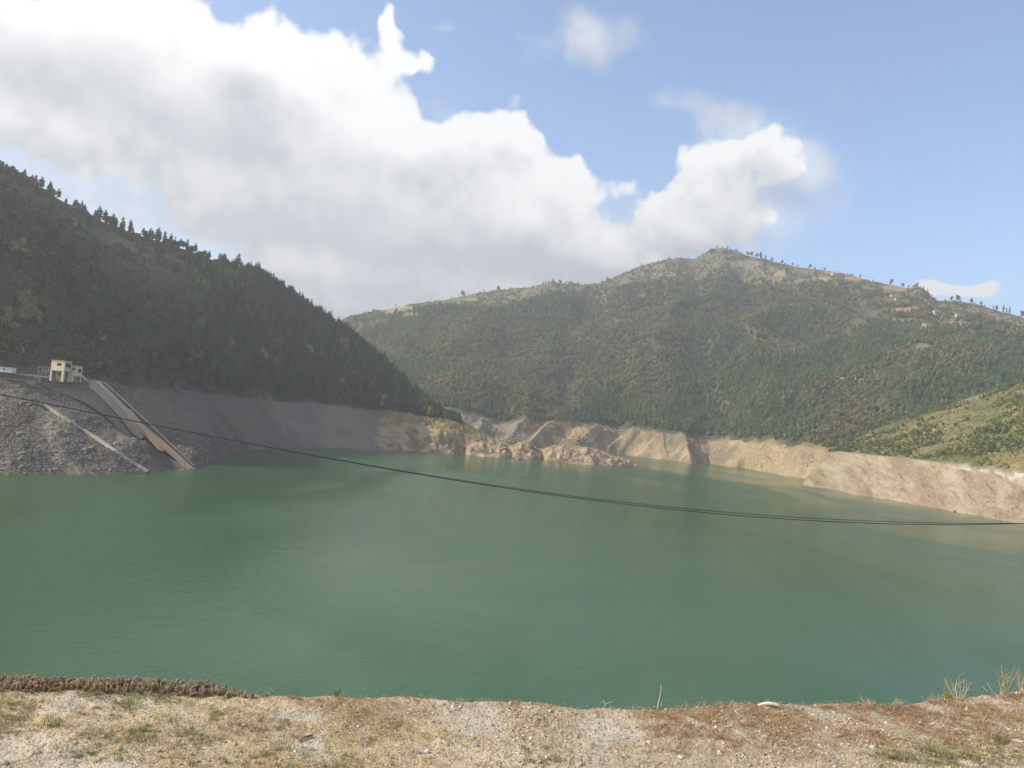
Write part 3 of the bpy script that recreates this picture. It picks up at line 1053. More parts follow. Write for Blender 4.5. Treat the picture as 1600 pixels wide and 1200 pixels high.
# ------------------------------------------------------------ scattered stuff through geometry nodes
def scatter_tree(coll):
    g = bpy.data.node_groups.new('scatter', 'GeometryNodeTree')
    g.interface.new_socket('Geometry', in_out='INPUT', socket_type='NodeSocketGeometry')
    g.interface.new_socket('Geometry', in_out='OUTPUT', socket_type='NodeSocketGeometry')
    n, l = g.nodes, g.links
    gi, go = n.new('NodeGroupInput'), n.new('NodeGroupOutput')
    ci = n.new('GeometryNodeCollectionInfo')
    ci.inputs['Collection'].default_value = coll
    ci.inputs['Separate Children'].default_value = True
    ci.inputs['Reset Children'].default_value = True
    ip = n.new('GeometryNodeInstanceOnPoints')
    ip.inputs['Pick Instance'].default_value = True

    def na(name, typ):
        a = n.new('GeometryNodeInputNamedAttribute')
        a.data_type = typ
        a.inputs['Name'].default_value = name
        return a.outputs['Attribute']
    l.new(gi.outputs[0], ip.inputs['Points'])
    l.new(ci.outputs[0], ip.inputs['Instance'])
    l.new(na('pick', 'INT'), ip.inputs['Instance Index'])
    l.new(na('turn', 'FLOAT_VECTOR'), ip.inputs['Rotation'])
    l.new(na('size', 'FLOAT_VECTOR'), ip.inputs['Scale'])
    l.new(ip.outputs[0], go.inputs[0])
    return g


def stuff(name, P, size, meshes, label, cat, tilt=0.06, turn=None, aspect=0.12):
    P = np.asarray(P, float).reshape(-1, 3)
    N = len(P)
    size = np.broadcast_to(np.asarray(size, float), (N,))
    coll = bpy.data.collections.new(name + '_kinds')
    for i, me in enumerate(meshes):
        coll.objects.link(bpy.data.objects.new('%s_kind_%02d' % (name, i), me))
    me = bpy.data.meshes.new(name)
    me.vertices.add(N)
    me.vertices.foreach_set('co', P.astype(np.float32).ravel())
    a = me.attributes.new('pick', 'INT', 'POINT')
    a.data.foreach_set('value', rng.integers(0, len(meshes), N).astype(np.int32))
    if turn is None:
        turn = np.stack([rng.normal(0, tilt, N), rng.normal(0, tilt, N), rng.random(N) * 6.283], -1)
    a = me.attributes.new('turn', 'FLOAT_VECTOR', 'POINT')
    a.data.foreach_set('vector', turn.astype(np.float32).ravel())
    sc = size[:, None] * (1 + rng.normal(0, aspect, (N, 3)))
    a = me.attributes.new('size', 'FLOAT_VECTOR', 'POINT')
    a.data.foreach_set('vector', sc.astype(np.float32).ravel())
    o = link(name, me)
    md = o.modifiers.new('scatter', 'NODES')
    md.node_group = scatter_tree(coll)
    tag(o, label, cat, kind='stuff')
    return o


# ------------------------------------------------------------ trees (unit height)
def trunk_mb(h, r0, seed, mb=None, mi=0):
    r = random.Random(seed)
    mb = mb or MB()
    pts = [(r.uniform(-.01, .01), r.uniform(-.01, .01), h * t) for t in (-.04, .3, .65, 1)]
    return mb.tube(pts, [r0, r0 * .8, r0 * .5, r0 * .12], 5, mi)


def pine_crown(seed, wide=0.2, low=0.14, nwh=11, mb=None, mi=0):
    r = random.Random(seed)
    mb = mb or MB()
    lean = (r.uniform(-.02, .02), r.uniform(-.02, .02))
    for w in range(nwh):
        t = w / (nwh - 1)
        h = low + (1 - low) * (t ** 0.9) * 0.97
        rad = wide * (1 - t) ** 0.52 * r.uniform(.8, 1.15) + 0.02
        if t < 0.15:
            rad *= 0.8
        nb = 8 if t < .6 else 6
        for k in range(nb):
            if r.random() < .1:
                continue
            an = 2 * math.pi * (k + r.uniform(-.35, .35)) / nb
            L = rad * r.uniform(.65, 1.2)
            dr = L * r.uniform(.15, .5)
            c, s = math.cos(an), math.sin(an)
            wd = L * r.uniform(.3, .45) + .008
            up = r.uniform(.0, .035)
            o = Vector((lean[0] * h, lean[1] * h, h))
            tip = o + Vector((c * L, s * L, -dr + up))
            m1 = o + Vector((c * L * .55 - s * wd, s * L * .55 + c * wd, -dr * .75))
            m2 = o + Vector((c * L * .55 + s * wd, s * L * .55 - c * wd, -dr * .75))
            top = o + Vector((c * L * .4, s * L * .4, .028))
            mb.add([o, m1, tip, m2, top], [(0, 1, 4), (4, 1, 2), (4, 2, 3), (0, 4, 3)], mi)
    mb.add([(lean[0] - .012, lean[1], .93), (lean[0] + .012, lean[1], .93), (lean[0], lean[1] + .014, .93), (lean[0], lean[1], 1.0)], [(0, 1, 3), (1, 2, 3), (2, 0, 3)], mi)
    return mb


def leaf_crown(seed, wide=0.4, low=0.25, nl=7, nleaf=150, mb=None, mi=0, leaf=.055):
    r = random.Random(seed)
    mb = mb or MB()
    lobes = []
    for i in range(nl):
        an = r.uniform(0, 6.28)
        t = i / nl
        rr = wide * r.uniform(.15, .62) * (1 - .5 * t)
        c = Vector((math.cos(an) * rr, math.sin(an) * rr, low + (1 - low) * (.2 + .6 * t) + r.uniform(-.05, .05)))
        lobes.append((c, wide * r.uniform(.34, .56) * (1 - .25 * t)))
    for c, q in lobes:
        v, f = ICO1
        mb.add([c + Vector((p.x, p.y, p.z * .8)) * q * r.uniform(.62, .95) for p in v], f, mi)
    for _ in range(nleaf):
        c, q = r.choice(lobes)
        d = Vector((r.gauss(0, 1), r.gauss(0, 1), r.gauss(.3, 1))).normalized()
        p = c + Vector((d.x, d.y, d.z * .8)) * q * r.uniform(.8, 1.22)
        a = Vector((r.gauss(0, 1), r.gauss(0, 1), r.gauss(0, 1))).normalized()
        b = a.cross(d + Vector((r.gauss(0, .5), r.gauss(0, .5), r.gauss(0, .5)))).normalized()
        L = leaf * r.uniform(.6, 1.4)
        mb.add([p - a * L, p + b * L * .7, p + a * L, p - b * L * .7 + d * L * .3], [(0, 1, 2), (0, 2, 3)], mi)
    return mb


def both(kind, seed, **kw):
    mb = MB()
    if kind == 'pine':
        trunk_mb(.9, .014, seed, mb, 0)
        return pine_crown(seed, mb=mb, mi=1, **kw)
    trunk_mb(.6, .022, seed, mb, 0)
    return leaf_crown(seed, mb=mb, mi=1, **kw)


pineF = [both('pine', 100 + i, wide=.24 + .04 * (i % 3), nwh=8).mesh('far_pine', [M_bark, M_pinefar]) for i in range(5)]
pineN = [both('pine', 120 + i, wide=.24 + .05 * (i % 3), nwh=10).mesh('pine', [M_bark, M_pine]) for i in range(5)]
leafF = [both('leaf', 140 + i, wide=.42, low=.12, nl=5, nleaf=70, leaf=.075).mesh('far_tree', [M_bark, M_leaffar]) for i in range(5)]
leafN = [both('leaf', 160 + i, wide=.38, low=.18, nl=7, nleaf=170, leaf=.05).mesh('tree', [M_bark, M_leaf]) for i in range(5)]
shrubM = [leaf_crown(180 + i, wide=.62, low=.0, nl=5, nleaf=90, leaf=.085).mesh('shrub', [M_shrub]) for i in range(5)]
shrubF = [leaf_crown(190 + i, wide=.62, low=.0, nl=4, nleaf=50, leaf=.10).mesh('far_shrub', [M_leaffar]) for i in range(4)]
shrubN = [leaf_crown(195 + i, wide=.62, low=.0, nl=4, nleaf=70, leaf=.085).mesh('dark_shrub', [M_leaf]) for i in range(4)]
# separate crown and trunk meshes for the individual trees
PC = [(pine_crown(200 + i, wide=.24 + .04 * (i % 3), nwh=13).mesh('crown', [M_pine]), trunk_mb(.92, .013, 200 + i).mesh('trunk', [M_bark])) for i in range(7)]
RC = [(pine_crown(220 + i, wide=.33, low=.3, nwh=9).mesh('crown', [M_pine]), trunk_mb(.92, .016, 220 + i).mesh('trunk', [M_bark])) for i in range(3)]
LC = [(leaf_crown(240 + i, wide=.38, low=.16, nl=8, nleaf=260, leaf=.045).mesh('crown', [M_leaf]), trunk_mb(.6, .022, 240 + i).mesh('trunk', [M_bark])) for i in range(6)]
DC = [(leaf_crown(260 + i, wide=.34, low=.16, nl=7, nleaf=240, leaf=.045).mesh('crown', [M_palel]), trunk_mb(.6, .022, 260 + i).mesh('trunk', [M_bark])) for i in range(3)]
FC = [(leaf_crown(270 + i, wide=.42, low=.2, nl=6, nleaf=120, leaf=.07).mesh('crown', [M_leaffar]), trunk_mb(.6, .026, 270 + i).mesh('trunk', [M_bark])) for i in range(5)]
GC = [(pine_crown(290 + i, wide=.19, low=.2, nwh=9).mesh('crown', [M_pinefar]), trunk_mb(.92, .016, 290 + i).mesh('trunk', [M_bark])) for i in range(4)]


def tree(name, kit, p, h, label, cat, group=None, parts=True, lean=0.0):
    cm, tm = kit
    e = empty(name, p, random.uniform(0, 6.28))
    e.scale = (h * random.uniform(.88, 1.15), h * random.uniform(.88, 1.15), h)
    e.rotation_euler.x = random.gauss(0, .03) + lean
    tag(e, label, cat, group)
    link('crown', cm, e)
    link('trunk', tm, e)
    return e


def solo(name, me, p, h, label, cat, group=None, rot=None):
    o = link(name, me)
    o.location = p
    o.scale = (h * random.uniform(.9, 1.12), h * random.uniform(.9, 1.12), h * random.uniform(.9, 1.1))
    o.rotation_euler = rot or (random.gauss(0, .04), random.gauss(0, .04), random.uniform(0, 6.28))
    tag(o, label, cat, group)
    return o


def ridge(layer, px, tlo, thi):
    """highest-looking ground point in one direction"""
    j = int(np.argmin(abs(layer.px[0] - px)))
    rr = np.hypot(layer.X[:, j], layer.Y[:, j])
    e = (layer.Z[:, j] - HC) / rr
    ok = (layer.t[:, j] > tlo) & (layer.t[:, j] < thi)
    i = int(np.argmax(np.where(ok, e, -9)))
    return Vector((layer.X[i, j], layer.Y[i, j], layer.Z[i, j])), rr[i]


# --- pines one can tell apart on the left hill's skyline (px, height px, kind)
lefts = [(1, 15, 'p', 'at the very left edge of the picture'), (13, 13, 'p', 'beside the leftmost skyline pine'), (18, 15, 'p', 'just left of the dense skyline clump'), (31, 17, 'r', 'in the clump near the top of the ridge'),
         (44, 17, 'p', 'with a pointed top right of the summit clump'), (58, 14, 'r', 'leaning, last of the summit trees'), (72, 7, 'p', 'tiny, alone on the bare shoulder'), (96, 12, 'p', 'alone in the bare gap of the ridge'),
         (126, 20, 'r', 'broad, first after the bare gap'), (135, 19, 'r', 'with a flat crown behind the broad one'), (148, 18, 'p', 'between the flat crowned tree and the pointed one'), (153, 14, 'p', 'low, in the middle of the row'), (164, 18, 'p', 'sharply pointed, above the slope'),
         (176, 18, 'p', 'slightly apart from its neighbours'), (198, 14, 'r', 'first of the cluster halfway down the ridge'), (209, 17, 'r', 'with an open crown halfway down the ridge'), (222, 21, 'p', 'tall and full, halfway down the ridge'),
         (234, 18, 'p', 'right of the tall full one'), (242, 17, 'r', 'with a rounded top'), (250, 14, 'p', 'narrow, near the rounded one'), (258, 14, 'r', 'small and round topped'), (269, 16, 'p', 'conical, left of the wide crowned tree'),
         (283, 15, 'r', 'wide crowned on a thin trunk against the clouds'), (296, 10, 'p', 'small, where the closed forest begins'), (306, 12, 'p', 'at the upper edge of the closed forest'), (330, 15, 'p', 'taller than the others above the forest edge'),
         (352, 20, 'p', 'standing above the forest edge like a spire')]
for px, hp, k, where in lefts:
    p, rr = ridge(hill, px, 2.3, 3.6)
    h = hp * rr / FPX * 1.08
    tree('pine_tree', random.choice(PC if k == 'p' else RC), p - Vector((0, 0, h * .04)), h, 'dark pine on the left hill\'s skyline, ' + where, 'pine')

# --- lighter trees on the shaded hillside: px, base py, height px
spec = [(28, 402, 34, 'pale olive tree high on the shaded left hillside, tallest of its group'), (42, 404, 16, 'small pale tree just right of the tall pale olive one on the hillside'),
        (36, 515, 66, 'large yellow-green tree low on the left hillside above the white hut'), (10, 520, 42, 'half sunlit tree at the left picture edge beside the large yellow-green one'),
        (58, 510, 26, 'bright topped tree right of the large yellow-green one'), (104, 442, 14, 'tiny pale tree alone in the dark of the left hillside'),
        (7, 556, 20, 'sunlit yellow-green tree directly above the white hut'), (35, 556, 14, 'greyish low tree between the hut and the gatehouse'),
        (162, 536, 13, 'faint grey-green tree in the dark hillside above the chute'), (358, 552, 28, 'bright green round tree alone in the middle of the dark hillside'),
        (410, 566, 26, 'pale brownish tree right of the bright green round one'), (433, 548, 24, 'olive tree with a wide crown near the hill\'s middle'), (482, 556, 22, 'yellow-green tree among grey pines near the hill\'s middle'),
        (536, 555, 32, 'tall olive tree near the ridge end of the left hill'), (470, 590, 22, 'greyish tree just above the bare bank'), (450, 592, 22, 'greyish tree left of its twin above the bare bank'),
        (600, 638, 26, 'bright leafy tree where the rocky headland begins'), (618, 636, 30, 'bright leafy tree standing right of the first one at the headland'), (665, 644, 26, 'tall dark green tree on the rim above the rocky headland'),
        (672, 652, 20, 'yellow-green bushy tree on the rim above the rocky headland'), (706, 650, 20, 'rounded tree at the tip of the wooded hill'), (535, 610, 22, 'grey green tree on the lower slope above the bank')]
for px, py, hp, lab in spec:
    p = hill.hit(px, py)
    if p is None:
        continue
    h = hp * math.hypot(p.x, p.y) / FPX
    tree('broadleaf_tree', random.choice(DC), p - Vector((0, 0, h * .05)), h, lab, 'tree')

# --- skyline trees of the mountain
msky = [(563, 4, 'f'), (572, 7, 'f'), (606, 6, 'f'), (662, 3, 'f'), (692, 4, 'f'), (710, 16, 'f'), (735, 6, 'f'), (741, 8, 'g'), (746, 6, 'g'), (764, 11, 'f'), (799, 5, 'g'), (838, 5, 'f'), (850, 6, 'f'), (861, 12, 'f'), (870, 7, 'f'),
        (889, 7, 'f'), (934, 8, 'f'), (987, 8, 'g'), (1029, 8, 'g'), (1104, 7, 'f'), (1112, 6, 'g'), (1120, 6, 'f'), (1135, 7, 'g'), (1153, 10, 'f'), (1159, 12, 'f'), (1166, 10, 'f'), (1173, 14, 'f'), (1181, 12, 'g'), (1192, 9, 'f'),
        (1208, 9, 'f'), (1225, 8, 'f'), (1234, 6, 'f'), (1252, 11, 'f'), (1260, 8, 'g'), (1276, 7, 'f'), (1297, 6, 'g'), (1322, 6, 'g'), (1332, 8, 'f'), (1352, 7, 'g'), (1382, 13, 'f'), (1400, 9, 'f'), (1409, 6, 'f'), (1424, 8, 'f'),
        (1434, 9, 'g'), (1441, 11, 'g'), (1447, 8, 'g'), (1456, 8, 'g'), (1478, 10, 'f'), (1488, 14, 'f'), (1510, 11, 'f'), (1526, 8, 'f'), (1546, 9, 'g'), (1552, 10, 'f'), (1561, 15, 'g'), (1566, 12, 'g'), (1573, 15, 'g'), (1592, 14, 'f')]
land = [(600, 'at the low left end of the mountain ridge'), (700, 'on the grassy western crest'), (800, 'on the grassy crest west of the saddle'), (900, 'on the saddle of the crest'), (1060, 'on the rounded shoulder below the summit'),
        (1145, 'on the bare left side of the summit'), (1200, 'in the dark clump right of the summit'), (1300, 'on the ridge just east of the summit'), (1420, 'on the ridge above the reddish fields'), (1500, 'at the notch left of the small cloud'), (1700, 'at the far right end of the ridge')]
size_word = lambda hp: 'tiny' if hp < 6 else ('small' if hp < 9 else ('tall' if hp > 12 else 'middle-sized'))
ordw = ['first', 'second', 'third', 'fourth', 'fifth', 'sixth', 'seventh', 'eighth', 'ninth', 'tenth', 'eleventh']
cnt = {}
for px, hp, k in msky:
    p, rr = ridge(mtn, px, 3.5, 5.6)
    h = hp * rr / FPX * 0.78
    where = next(w for lim, w in land if px < lim)
    c = cnt.get(where, 0)
    cnt[where] = c + 1
    tree('skyline_tree', random.choice(FC if k == 'f' else GC), p - Vector((0, 0, h * .06)), h,
         '%s %s tree %s, %s there' % (size_word(hp), 'round' if k == 'f' else 'slender', where, ordw[c]), 'tree')

# --- candidates everywhere, the largest-looking become things of their own
def on_screen(P, pad=10):
    a, b = proj_px(P[:, 0], P[:, 1], P[:, 2])
    return (a > -pad) & (a < 1600 + pad) & (b > 0) & (b < 1200)


def dens_hill_pine(X, Y, Z, t, px):
    n = fbm(X, Y, 70, 4, 201)
    m = (t > 2.03) & (t < 3.15)
    right = sstep(px + 120 * (n - .5), 250, 380)
    return m * (0.05 + right) * sstep(n, 0.18 + .25 * (1 - right), 0.5) * (px < 724) * (px > -700)


def dens_hill_leaf(X, Y, Z, t, px):
    n = fbm(X, Y, 50, 4, 205)
    return (t > 2.0) * (t < 3.05) * (px < 724) * sstep(n, 0.35, 0.6) * (0.35 + sstep(px, 350, 650) * (1 - sstep(t, 2.1, 2.7)))


def dens_mtn_pine(X, Y, Z, t, px):
    n = fbm(X, Y, 120, 4, 211)
    up = sstep(t + 0.9 * (n - .5), 3.3, 4.6)
    sl = sstep(px, 1200, 1100) if False else 1
    return (t > 2.03) * (t < 5.0) * sstep(n, .38, .56) * (1 - .86 * up) * (px > 380) * (px < 1760)


def dens_mtn_leaf(X, Y, Z, t, px):
    n = fbm(X, Y, 120, 4, 211)
    n2 = fbm(X, Y, 60, 4, 215)
    up = sstep(t + 0.9 * (n - .5), 3.3, 4.6)
    return (t > 2.01) * (t < 4.98) * (0.25 + sstep(.52 - n, -.05, .1)) * sstep(n2, .25, .5) * (1 - .8 * up) * (px > 380) * (px < 1760)


def dens_mtn_shrub(X, Y, Z, t, px):
    n = fbm(X, Y, 35, 4, 219)
    return (t > 2.1) * (t < 5.05) * sstep(n, .38, .6) * (px > 480) * (px < 1760)


def off_patch(P):
    a, b = proj_px(P[:, 0], P[:, 1], P[:, 2])
    keep = np.ones(len(P), bool)
    for (x, y, rx, ry, c) in PATCH:
        if c[0] < .24:
            continue
        keep &= ((a - x) / rx) ** 2 + ((b - y) / ry) ** 2 > 1.1
    return keep


hp_, ht_, hpx = hill.scatter(3600, dens_hill_pine)
hl_, lt_, lpx = hill.scatter(1500, dens_hill_leaf)
mp_, mt_, mpx = mtn.scatter(26000, dens_mtn_pine)
ml_, mlt, mlpx = mtn.scatter(24000, dens_mtn_leaf)
hs_ = hill.scatter(5000, lambda X, Y, Z, t, px: (t > 2.0) * (t < 3.1) * (px < 730) * (px > -700) * sstep(fbm(X, Y, 30, 4, 221), .42, .62))[0]
msP = mtn.scatter(22000, dens_mtn_shrub)[0]
rs_, rst, rspx = bank.scatter(9000, lambda X, Y, Z, t, px: (t > 2.02) * (t < 3.3) * (px > 1305) * sstep(fbm(X, Y, 26, 4, 223), .36, .6))
k = off_patch(mp_)
mp_, mt_ = mp_[k], mt_[k]
k = off_patch(ml_)
ml_, mlt = ml_[k], mlt[k]
msP = msP[off_patch(msP)]

hpH = rng.uniform(6.5, 12.5, len(hp_)) * np.where(hpx < 300, .8, 1)
hlH = rng.uniform(5, 10.5, len(hl_))
mpH = rng.uniform(7, 13, len(mp_)) * (1 - .35 * sstep(mt_, 3.6, 4.8))
mlH = rng.uniform(6, 11.5, len(ml_)) * (1 - .4 * sstep(mlt, 3.6, 4.8))
rsH = rng.uniform(1.4, 3.6, len(rs_)) * np.where(rng.random(len(rs_)) < .06, 1.8, 1)


def pick_big(P, H, n):
    s = H / np.hypot(P[:, 0], P[:, 1])
    s = np.where(on_screen(P), s, -1)
    order = np.argsort(-s)
    m = np.zeros(len(P), bool)
    m[order[:n]] = True
    return m & (s > 0)


def hill_zone(px, t):
    where = ('above the white hut' if px < 60 else 'above the gatehouses' if px < 150 else 'above the head of the chute' if px < 240 else 'left of the lone bright green tree' if px < 345
             else 'right of the lone bright green tree' if px < 430 else 'in the middle of the wooded flank' if px < 510 else 'before the ridge dips behind' if px < 590 else 'above the start of the headland' if px < 660 else 'at the wooded tip of the hill')
    lvl = 'on the lower slope' if t < 2.33 else ('halfway up' if t < 2.68 else 'close under the crest')
    return where, lvl


big = pick_big(hp_, hpH, 300 - len(lefts))
for i in np.nonzero(big)[0]:
    w_, v_ = hill_zone(hpx[i], ht_[i])
    g_, l_ = 'pines on the left hill %s, %s' % (w_, v_), 'dark pine %s, %s' % (w_, v_)
    tree('pine_tree', PC[i % 7], hp_[i] - np.array((0, 0, .4)), float(hpH[i]), l_, 'pine', g_)
stuff('pine_forest', hp_[~big] - np.array((0, 0, .4)), hpH[~big], pineN, 'close dark pine forest covering the left hill', 'forest')
allP = np.vstack([hl_, ml_])
allH = np.concatenate([hlH, mlH])
bigL = pick_big(allP, allH, 270)
nh = len(hl_)
for i in np.nonzero(bigL)[0]:
    if i < nh:
        w_, v_ = hill_zone(lpx[i], lt_[i])
        tree('broadleaf_tree', LC[i % 6], allP[i] - np.array((0, 0, .4)), float(allH[i]), 'dull leafy tree %s, %s' % (w_, v_), 'tree', 'leafy trees on the left hill %s, %s' % (w_, v_))
    else:
        tree('broadleaf_tree', FC[i % 5], allP[i] - np.array((0, 0, .4)), float(allH[i]),
             'leafy tree at the foot of the mountain forest above the bare bank', 'tree', 'leafy trees along the foot of the mountain')
stuff('leafy_wood', hl_[~bigL[:nh]] - np.array((0, 0, .4)), hlH[~bigL[:nh]], leafN, 'leafy trees mixed into the forest on the left hill', 'forest')
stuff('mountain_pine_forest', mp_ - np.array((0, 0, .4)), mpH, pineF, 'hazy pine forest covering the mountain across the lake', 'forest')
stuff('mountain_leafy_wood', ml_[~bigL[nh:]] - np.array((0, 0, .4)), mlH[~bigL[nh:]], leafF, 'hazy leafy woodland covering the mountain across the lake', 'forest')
stuff('hill_scrub', hs_ - np.array((0, 0, .2)), rng.uniform(1.5, 3.6, len(hs_)), shrubN, 'dark scrub under the trees of the left hill', 'scrub')
stuff('mountain_scrub', msP - np.array((0, 0, .2)), rng.uniform(1.8, 4.5, len(msP)), shrubF, 'brownish scrub on the open upper slopes of the mountain', 'scrub')
bigS = pick_big(rs_, rsH, 300)
for i in np.nonzero(bigS)[0]:
    q = rspx[i]
    w_ = 'near the bank\'s left end' if q < 1380 else ('over the middle of the pale bank' if q < 1480 else ('over the whitish rocks of the bank' if q < 1550 else 'at the right picture edge'))
    v_ = 'just above the bare rock' if rst[i] < 2.22 else ('low on the grassy hill' if rst[i] < 2.5 else ('higher on the grassy hill' if rst[i] < 2.8 else 'along the top of the grassy hill'))
    solo('shrub', shrubM[i % 5], rs_[i] - np.array((0, 0, .2)), float(rsH[i]), 'yellow-green shrub %s, %s' % (v_, w_), 'shrub', 'shrubs %s, %s' % (v_, w_))
P = bank.scatter(16000, lambda X, Y, Z, t, px: (t > 2.01) * (t < 3.3) * (px > 1305) * (.25 + sstep(fbm(X, Y, 14, 4, 227), .36, .6)))[0]
stuff('bank_brush', P - np.array((0, 0, .1)), rng.uniform(.5, 1.5, len(P)), shrubM, 'knee-high dry brush and grass on the hill on the right', 'scrub')
stuff('bank_scrub', rs_[~bigS] - np.array((0, 0, .15)), rsH[~bigS], shrubM, 'low yellow-green scrub covering the hill on the right', 'scrub')

# ------------------------------------------------------------ rocks on the slopes
rk = [rock_mesh('boulder', 300 + i, [M_rock], 1, .7) for i in range(6)]
rkt = [rock_mesh('boulder', 320 + i, [M_tanrock], 1, .8) for i in range(6)]
rr2 = [rock_mesh('boulder', 340 + i, [M_rock], 2, .7) for i in range(6)]
rt2 = [rock_mesh('boulder', 360 + i, [M_tanrock], 2, .9) for i in range(6)]
P, _, _ = emb.scatter(11000, lambda X, Y, Z, t, px: (t > .98) * (t < 2.9) * (px > -60) * (px < 240) * (.25 + sstep(fbm(X, Y, 12, 4, 231), .4, .62)))
stuff('rubble', P, rng.gamma(1.6, .15, len(P)) + .10, rk, 'grey rubble lying on the steep slope below the gatehouse', 'rubble', 0.6, aspect=.25)
P, _, _ = hill.scatter(2600, lambda X, Y, Z, t, px: (t > 1.0) * (t < 1.95) * (px > 150) * (px < 600) * sstep(fbm(X, Y, 22, 4, 235), .52, .68))
stuff('bank_rubble', P, rng.gamma(2, .2, len(P)) + .15, rk, 'grey stones strewn over the bare shaded bank', 'rubble', 0.6, aspect=.25)
P, _, _ = hill.scatter(2600, lambda X, Y, Z, t, px: (t > .98) * (t < 2.2) * (px > 600) * (px < 992) * sstep(fbm(X, Y, 14, 4, 239), .45, .6) * (.3 + sstep(px, 720, 800)))
stuff('headland_rubble', P, rng.gamma(2.0, .24, len(P)) + .2, rkt, 'tan broken rock covering the headland', 'rubble', 0.6, aspect=.3)
P, _, _ = bank.scatter(6500, lambda X, Y, Z, t, px: (t > .98) * (t < 2.0) * (px > 1262) * sstep(fbm(X, Y, 16, 4, 243), .48, .65))
stuff('bank_stones', P, rng.gamma(2, .16, len(P)) + .12, rkt, 'pale stones on the bare bank on the right', 'rubble', 0.6, aspect=.35)
P, _, _ = mtn.scatter(3800, lambda X, Y, Z, t, px: (t > 1.0) * (t < 1.98) * (px > 700) * (px < 1300) * sstep(fbm(X, Y, 18, 4, 247), .5, .66))
stuff('shore_rubble', P, rng.gamma(2, .35, len(P)) + .25, rkt, 'pale stones on the bare far shore below the mountain', 'rubble', 0.6, aspect=.3)

bould = [(13, 664, 5), (30, 678, 10), (26, 671, 5), (83, 659, 6), (98, 673, 4), (107, 676, 7), (45, 632, 6), (36, 708, 7), (32, 717, 9), (37, 729, 8), (30, 731, 5), (48, 726, 5), (5, 697, 9), (14, 707, 5), (98, 699, 5),
         (80, 681, 4), (70, 674, 4), (60, 661, 4), (133, 702, 7), (142, 700, 7), (128, 689, 6), (112, 705, 4), (90, 689, 4), (150, 718, 5), (78, 735, 6), (88, 733, 6), (165, 733, 8), (20, 612, 8), (8, 622, 7), (28, 604, 6),
         (120, 716, 4), (65, 690, 4), (54, 701, 4), (173, 690, 9), (181, 694, 11), (188, 702, 8), (192, 690, 7), (205, 737, 7), (215, 733, 5), (200, 728, 6)]
for i, (px, py, w) in enumerate(bould):
    p = emb.hit(px, py)
    if p is None:
        continue
    s = w * math.hypot(p.x, p.y) / FPX * .55
    reg = 'left edge' if px < 40 else ('middle' if px < 120 else 'right part')
    hgt = 'top' if py < 650 else ('centre' if py < 705 else 'waterline')
    solo('boulder', rr2[i % 6], p, s, 'grey boulder in the rubble slope below the gatehouse, %s, near the %s' % (reg, hgt), 'boulder', 'boulders at the %s and %s of the rubble slope' % (reg, hgt))
hb = [(779, 705, 10, 'pale upright rock block on the headland, left of the notch'), (787, 711, 11, 'cream rock block at the waterline left of the notch'), (783, 698, 8, 'cream rock on top of the pale blocks by the notch'), (793, 714, 9, 'cream rock standing in the water at the notch'),
      (842, 700, 7, 'slim pale standing rock in the gap of the headland'), (850, 697, 9, 'leaning pale slab right of the gap in the headland'), (815, 700, 13, 'square tan rock crag left of the gap in the headland'), (806, 712, 9, 'tan crag by the water between notch and gap'),
      (830, 712, 12, 'brown crag below the gap in the headland'), (768, 706, 10, 'grey crag left of the pale blocks'), (900, 712, 10, 'brown crag in the middle of the outer headland'), (915, 707, 12, 'tall brown crag on the outer headland'),
      (926, 715, 11, 'brown crag before the headland drops to its tip'), (875, 715, 10, 'tan crag right of the gap by the water'), (735, 704, 9, 'brown crag left of the pale blocks by the water'), (698, 700, 8, 'brown crag below the green slope of the headland')]
for i, (px, py, w, lab) in enumerate(hb):
    p = hill.hit(px, py)
    if p is None:
        continue
    s = w * math.hypot(p.x, p.y) / FPX * .62
    o = solo('crag', rt2[i % 6], p, s, lab, 'rock')
    o.scale.z = s * 1.5

# ------------------------------------------------------------ intake buildings, retaining wall and chute
def spt(px, py, r):
    return pt(px, py, 500 - (r - 400) * .75)


def part(name, mb, m, parent, smooth=False):
    return mb.build(name, m, parent, smooth)


TH = R(-14.5)
gp = spt(77.5, 591.5, 400)
gh = empty('gatehouse', gp, TH)
gh.scale = (.87, .87, 1.09)
tag(gh, 'tall cream concrete gatehouse with an open ground floor, left of the lower one', 'gatehouse')
m = MB()
for x0, x1, y0, y1 in ((0, 1.1, 0, 1.0), (8.6, 10, 0, 1.0), (0, .9, 4.6, 5.6), (8.8, 9.9, 4.6, 5.55)):
    MB().box((x0, y0, -1), (x1, y1, 4.4)).build('pillar', M_cream, gh)
m = MB().box((.02, .02, 4.4), (4.2, .32, 9.1)).box((7.8, .02, 4.4), (9.98, .32, 9.1)).box((4.2, .02, 4.4), (7.8, .32, 6.7)).box((4.2, .02, 8.1), (7.8, .32, 9.1))
m.box((.02, .32, 4.4), (.3, 5.58, 9.1)).box((.3, 5.3, 4.4), (9.7, 5.58, 9.1))
m.box((9.7, .32, 4.4), (9.98, 1.0, 9.1)).box((9.7, 4.9, 4.4), (9.98, 5.58, 9.1)).box((9.7, 1.0, 4.4), (9.98, 4.9, 6.2)).box((9.7, 1.0, 8.4), (9.98, 4.9, 9.1))
part('wall', m, M_cream, gh)
part('floor_slab', MB().box((-.1, -.1, 4.15), (10.1, 5.7, 4.39)), M_conc, gh)
part('roof', MB().box((-.35, -.35, 9.1), (10.35, 5.95, 9.45)), M_conc, gh)
w = part('window', MB().box((4.2, .12, 6.7), (7.8, .2, 8.1)), M_glass, gh)
